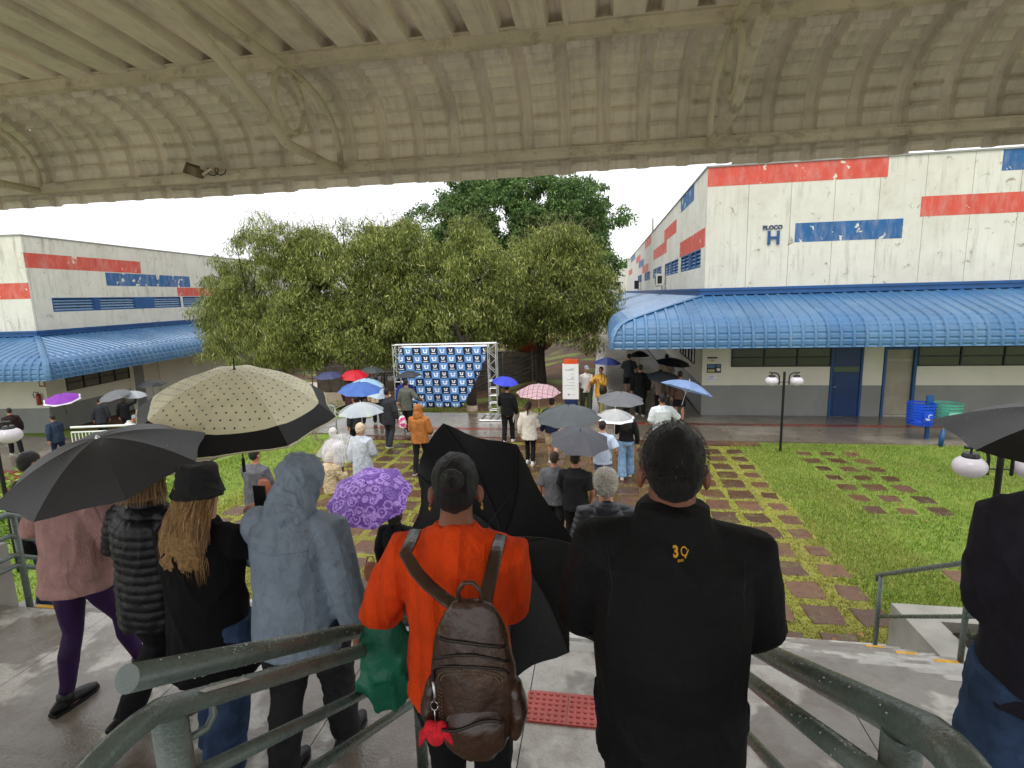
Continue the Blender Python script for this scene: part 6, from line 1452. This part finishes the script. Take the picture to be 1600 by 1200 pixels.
# small carried things
def bag(label, cat, c, rx, ry, hz_, M, strap=.2, nm='handbag'):
    b_ = empty(nm, c, label, cat); mb = MB(); mb.tube([(0, 0, -hz_), (0, 0, -hz_*.4), (0, 0, hz_*.4), (0, 0, hz_)], [(rx*.9, ry*.9), (rx, ry), (rx*.9, ry*.9), (rx*.7, ry*.6)], 12, side=(1, 0, 0), cap='round'); o = mb.build('pouch', M, None, smooth=True); o.parent = b_
    mb = MB(); mb.tube([(-rx*.6, 0, hz_), (-rx*.3, 0, hz_+strap), (rx*.3, 0, hz_+strap), (rx*.6, 0, hz_)], .008, 6); o = mb.build('strap', M, None, smooth=True); o.parent = b_; return b_
bag('brown leather handbag below the purple flowered umbrella', 'bag', at_y(580, 893, 5.9), .10, .05, .10, mat('tan_leather', (140, 84, 56), .4, .2, 9, .3, 50), .1)
bag('pink and white patterned bag in the hand of the person in brown fleece', 'bag', at_y(629, 660, 12.5), .11, .06, .12, mat('pink_white_print', (214, 60, 130), .5, .1, 5, fn=lambda N, b, v, base: dict(base=N.mix(N.noise(v, 14, 2).gt(.5), base, L((236, 232, 232))))), .05)
bag('black camera bag at the waist of the yellow rain smock', 'bag', at_y(942, 609, 18.95), .13, .08, .11, M_black, .5)
bag('brown bag carried by the man in the creased grey jacket', 'bag', at_y(413, 762, 8.1), .14, .07, .12, mat('rust_leather', (132, 72, 50), .45, .2, 9), .05)

# ------------------------------------------------------------------ umbrellas
def f_cream(N, b, v, base):
    x, y, z = N.xyz(v); u, _, _ = N.xyz(N.pos(uv=True)); g = .050
    dx = (x/g).fract()-.5; dy = ((y+((x/g).floor().mod(2.0))*g*.5)/g).fract()-.5
    dot = (dx*dx+dy*dy).lt(.013)*u.lt(.76)
    c = N.mix(dot, base, L((44, 40, 34))); c = N.mix(u.gt(.80), c, L((26, 26, 28))); return dict(base=N.mix(u.gt(.985), c, base))
M_cr = fab('cream_dotted_fabric', (246, 239, 206), .55, .18, f_cream); M_bk = fab('black_umbrella_fabric', (30, 30, 33), .42, .03); M_bk2 = fab('faded_black_fabric', (58, 58, 62), .5, .04)
cr = umbrella('cream umbrella with small dots and a wide black border', at_y(366, 577, 3.4), (.14, -.17, 1), .69, .34, M_cr, shaft=.72, spin=.35, tipl=.085, trim=[(.998, mat('cream_piping', (206, 196, 158)))])
mb = MB(); c0 = Vector((.20, -.64, -.32))
mb.tube([c0+Vector((.0, -.01, 0)), c0+Vector((.03, -.02, -.05)), c0+Vector((.06, -.015, -.09))], (.007, .001), 6); mb.tube([c0+Vector((-.0+.022*math.cos(a), -.014, .0+.026*math.sin(a))) for a in np.linspace(0, 6.28, 15)], (.003, .003), 6); o = mb.build('tie', MATS['cream_piping'], None); o.parent = cr
umbrella('black umbrella with silver cap over the pink sweater and quilted vest', at_y(152, 684, 2.34), (-.02, -.24, 1), .475, .17, M_bk2, shaft=.6, spin=.2, tipl=.016, Mshaft=M_alu)
cen = at_y(750, 856, 2.30); axb = Vector((.52, .82, -.04)).normalized()
umbrella('big black umbrella tilted sideways in front of the woman in orange, inside showing', cen+axb*.16, axb, .60, .20, M_bk, spin=.45, shaft=.66, curl=(-.2, .7, .12), Mrib=mat('dark_rib_steel', (70, 70, 74), .35, metal=.6))
umbrella('wet black umbrella at the right edge over the near globe lamp', at_y(1745, 640, 2.25), (.06, -.06, 1), .52, .15, M_bk, shaft=.6, spin=.25)
def f_floral(N, b, v, base):
    w1 = N.noise(v, 16, 3, .6, 1.0); w2 = N.voro(v, 9); ring = ((w2*17)+w1*12).sin(); p = ring.gt(.15)*w2.lt(.6); q = N.noise(v, 15, 3, .55, 2.0).gt(.54)
    return dict(base=N.mix((p*.75+q*.35).min(1.), L((104, 62, 158)), L((196, 156, 238))))
umbrella('lilac and purple flowered umbrella beside the grey raincoat', at_y(572, 755, 6.0), (.06, -.52, 1), .54, .24, fab('purple_floral', (130, 86, 184), .5, .2, f_floral), spin=.3, tipl=.05)
clr = clear_mat('clear_vinyl', (222, 228, 232), .30); clr2 = clear_mat('milky_vinyl', (214, 222, 230), .55)
Mw = M_white
umbrella('transparent dome umbrella with pale ribs left of the purple flowered one', at_y(533, 679, 9.3), (.12, -.18, 1), .47, .36, clr, shaft=.7, Mrib=Mw, Mshaft=Mw, bulge=1.9)
umbrella('milky transparent umbrella over the cream hooded person', at_y(563, 629, 11.4), (0, -.05, 1), .54, .22, clr2, Mrib=Mw, Mshaft=Mw)
umbrella('medium blue umbrella above the milky transparent one', at_y(562, 598, 12.8), (.08, -.12, 1), .56, .20, fab('mid_blue_fabric', (72, 112, 190)), Mrib=Mw, ribs=False)
umbrella('pale sky blue umbrella just behind the medium blue one', at_y(573, 592, 15.2), (.12, -.1, 1), .50, .20, fab('sky_blue_fabric', (164, 200, 226)), ribs=False)
umbrella('pale grey blue umbrella, lower of the two pale ones behind the medium blue one', at_y(590, 606, 14.6), (.3, -.1, 1), .42, .18, fab('pale_grey_blue_fabric', (188, 208, 220)), ribs=False)
umbrella('red umbrella in the group left of the banner', at_y(553, 579, 17.0), (.1, -.2, 1), .48, .2, fab('red_fabric', (214, 28, 48), .45, .25), ribs=False)
umbrella('navy umbrella at the left end of the group under the trees', at_y(513, 581, 16.7), (0, -.1, 1), .46, .16, fab('navy_grey_fabric', (66, 72, 110)), ribs=False)
umbrella('dark green grey umbrella with pale tip behind the red umbrella', at_y(580, 573, 18.1), (0, 0, 1), .50, .18, fab('green_grey_fabric', (74, 82, 80)), ribs=False, Mshaft=Mw)
umbrella('dark grey umbrella in front of the left side of the press banner', at_y(638, 580, 16.9), (-.05, 0, 1), .46, .16, fab('charcoal_fabric', (62, 64, 70)), ribs=False)
umbrella('bright blue umbrella just right of the press banner', at_y(790, 589, 15.3), (.15, -.15, 1), .40, .16, fab('bright_blue_fabric', (60, 72, 214)), ribs=False)
def f_plaid(N, b, v, base):
    x, y, z = N.xyz(v); g = .12; a = (x/g).fract().lt(.22); c = (y/g).fract().lt(.22); a2 = ((x/g+.5).fract()).lt(.07); c2 = ((y/g+.5).fract()).lt(.07)
    return dict(base=N.mix((a*.45+c*.45+a2*.3+c2*.3).min(1.), base, L((112, 62, 80))))
umbrella('pink and burgundy plaid umbrella right of the banner', at_y(841, 601, 13.1), (0, -.12, 1), .56, .20, fab('plaid_fabric', (214, 178, 184), .5, .2, f_plaid), ribs=False, Mshaft=Mw)
umbrella('large dark grey umbrella in the middle of the court', at_y(888, 634, 10.2), (0, -.10, 1), .64, .24, fab('slate_fabric', (84, 90, 92)), n=10, ribs=False, tipl=.06)
umbrella('charcoal umbrella with eight panels over the man in the black T-shirt', at_y(907, 673, 8.6), (.10, -.26, 1), .50, .19, fab('graphite_fabric', (78, 78, 86)), spin=.1)
umbrella('clear umbrella with a white border in the middle of the court', at_y(961, 640, 12.0), (.02, -.08, 1), .45, .20, mat('clear_white_edge', (236, 238, 240), .2, .02, 3, fn=lambda N, b, v, base: (lambda u: dict(base=base, alpha=u.gt(.86)*.55+.42))(N.xyz(N.pos(uv=True))[0])), Mrib=Mw, Mshaft=Mw, tipl=.08)
umbrella('mid grey umbrella behind the clear one with the white border', at_y(970, 613, 12.6), (.04, -.1, 1), .56, .19, fab('mid_grey_fabric', (112, 114, 118)), ribs=False)
umbrella('navy blue umbrella held over the yellow rain smock', at_y(949, 559, 19.0), (.05, 0, 1), .49, .20, fab('navy_blue_fabric', (48, 62, 122)), ribs=False)
umbrella('black umbrella under the canopy near the side wall', at_y(1053, 560, 18.6), (.12, -.1, 1), .58, .17, M_bk, ribs=False, spin=.3)
umbrella('dark grey umbrella low behind the pale blue one under the canopy', at_y(1038, 582, 17.8), (.1, -.2, 1), .55, .18, MATS['charcoal_fabric'], ribs=False)
umbrella('black umbrella far up the side path', at_y(999, 548, 22.2), (0, 0, 1), .40, .22, M_bk, ribs=False)
umbrella('pale blue umbrella tilted over the man in the white patterned shirt', at_y(1077, 595, 13.3), (.30, .18, 1), .62, .22, fab('pale_blue_checked', (132, 160, 208), .4, .25), spin=.2, Mrib=Mw, Mshaft=Mw)
umbrella('purple umbrella with white rim at the left block', at_y(95, 617, 15.1), (.12, -.25, 1), .54, .17, fab('violet_fabric', (140, 50, 178), .5, .2, lambda N, b, v, base: dict(base=N.mix(N.xyz(N.pos(uv=True))[0].gt(.88), base, L((226, 222, 230))))), ribs=False)
umbrella('grey umbrella over the person in the white hooded top', at_y(176, 611, 15.6), (-.1, -.25, 1), .50, .2, MATS['mid_grey_fabric'], ribs=False)
umbrella('pale grey umbrella right of the grey one by the left block', at_y(208, 611, 16.2), (.15, -.05, 1), .42, .16, fab('pale_grey_fabric', (182, 186, 194)), ribs=False)
umbrella('black umbrella with white lettering edge by the left block doorway', at_y(236, 594, 18.6), (0, -.05, 1), .52, .2, M_bk, ribs=False)
# wet sheen: a few drops on the rails
def drops(nm, parent, a, b, r, n):
    mb = MB(); a, b = Vector(a), Vector(b); d = (b-a).normalized(); s1 = Vector((1, 0, 0)); s2 = d.cross(s1)
    for i in range(n):
        t = random.random(); th = random.gauss(math.pi/2, .7); p = a.lerp(b, t)+(s1*math.cos(th)+(-s2 if s2.z < 0 else s2)*math.sin(th))*(r-.0005); q = random.uniform(.0012, .003)
        mb.ell(p, (q, q, q*.6), 6, 4)
    for i in range(n//5):
        t = random.random(); p = a.lerp(b, t)-Vector((0, 0, r+.002)); q = random.uniform(.002, .0035); mb.ell(p, (q, q, q*1.5), 6, 5)
    o = mb.build(nm, mat('water', (200, 205, 208), .02, .0, 3, spec=1.), parent, smooth=True); o['kind'] = 'stuff'
drops('water_drops', hl, (-.985, .93, rz(3.52, .886, .93)), (-.965, 2.3, rz(3.52, .886, 2.3)), .0295, 170)
drops('water_drops', hl, (-.90, .95, rz(3.475, .86, .95)), (-.882, 2.3, rz(3.475, .86, 2.3)), .0245, 170)
drops('water_drops', hr, (.545, .95, rz(3.53, .938, .95)), (.59, 2.3, rz(3.53, .938, 2.3)), .034, 130)
drops('water_drops', hr, (.475, .95, rz(3.43, .95, .95)), (.515, 2.3, rz(3.43, .95, 2.3)), .024, 130)
bpy.data.scenes.remove(TS)
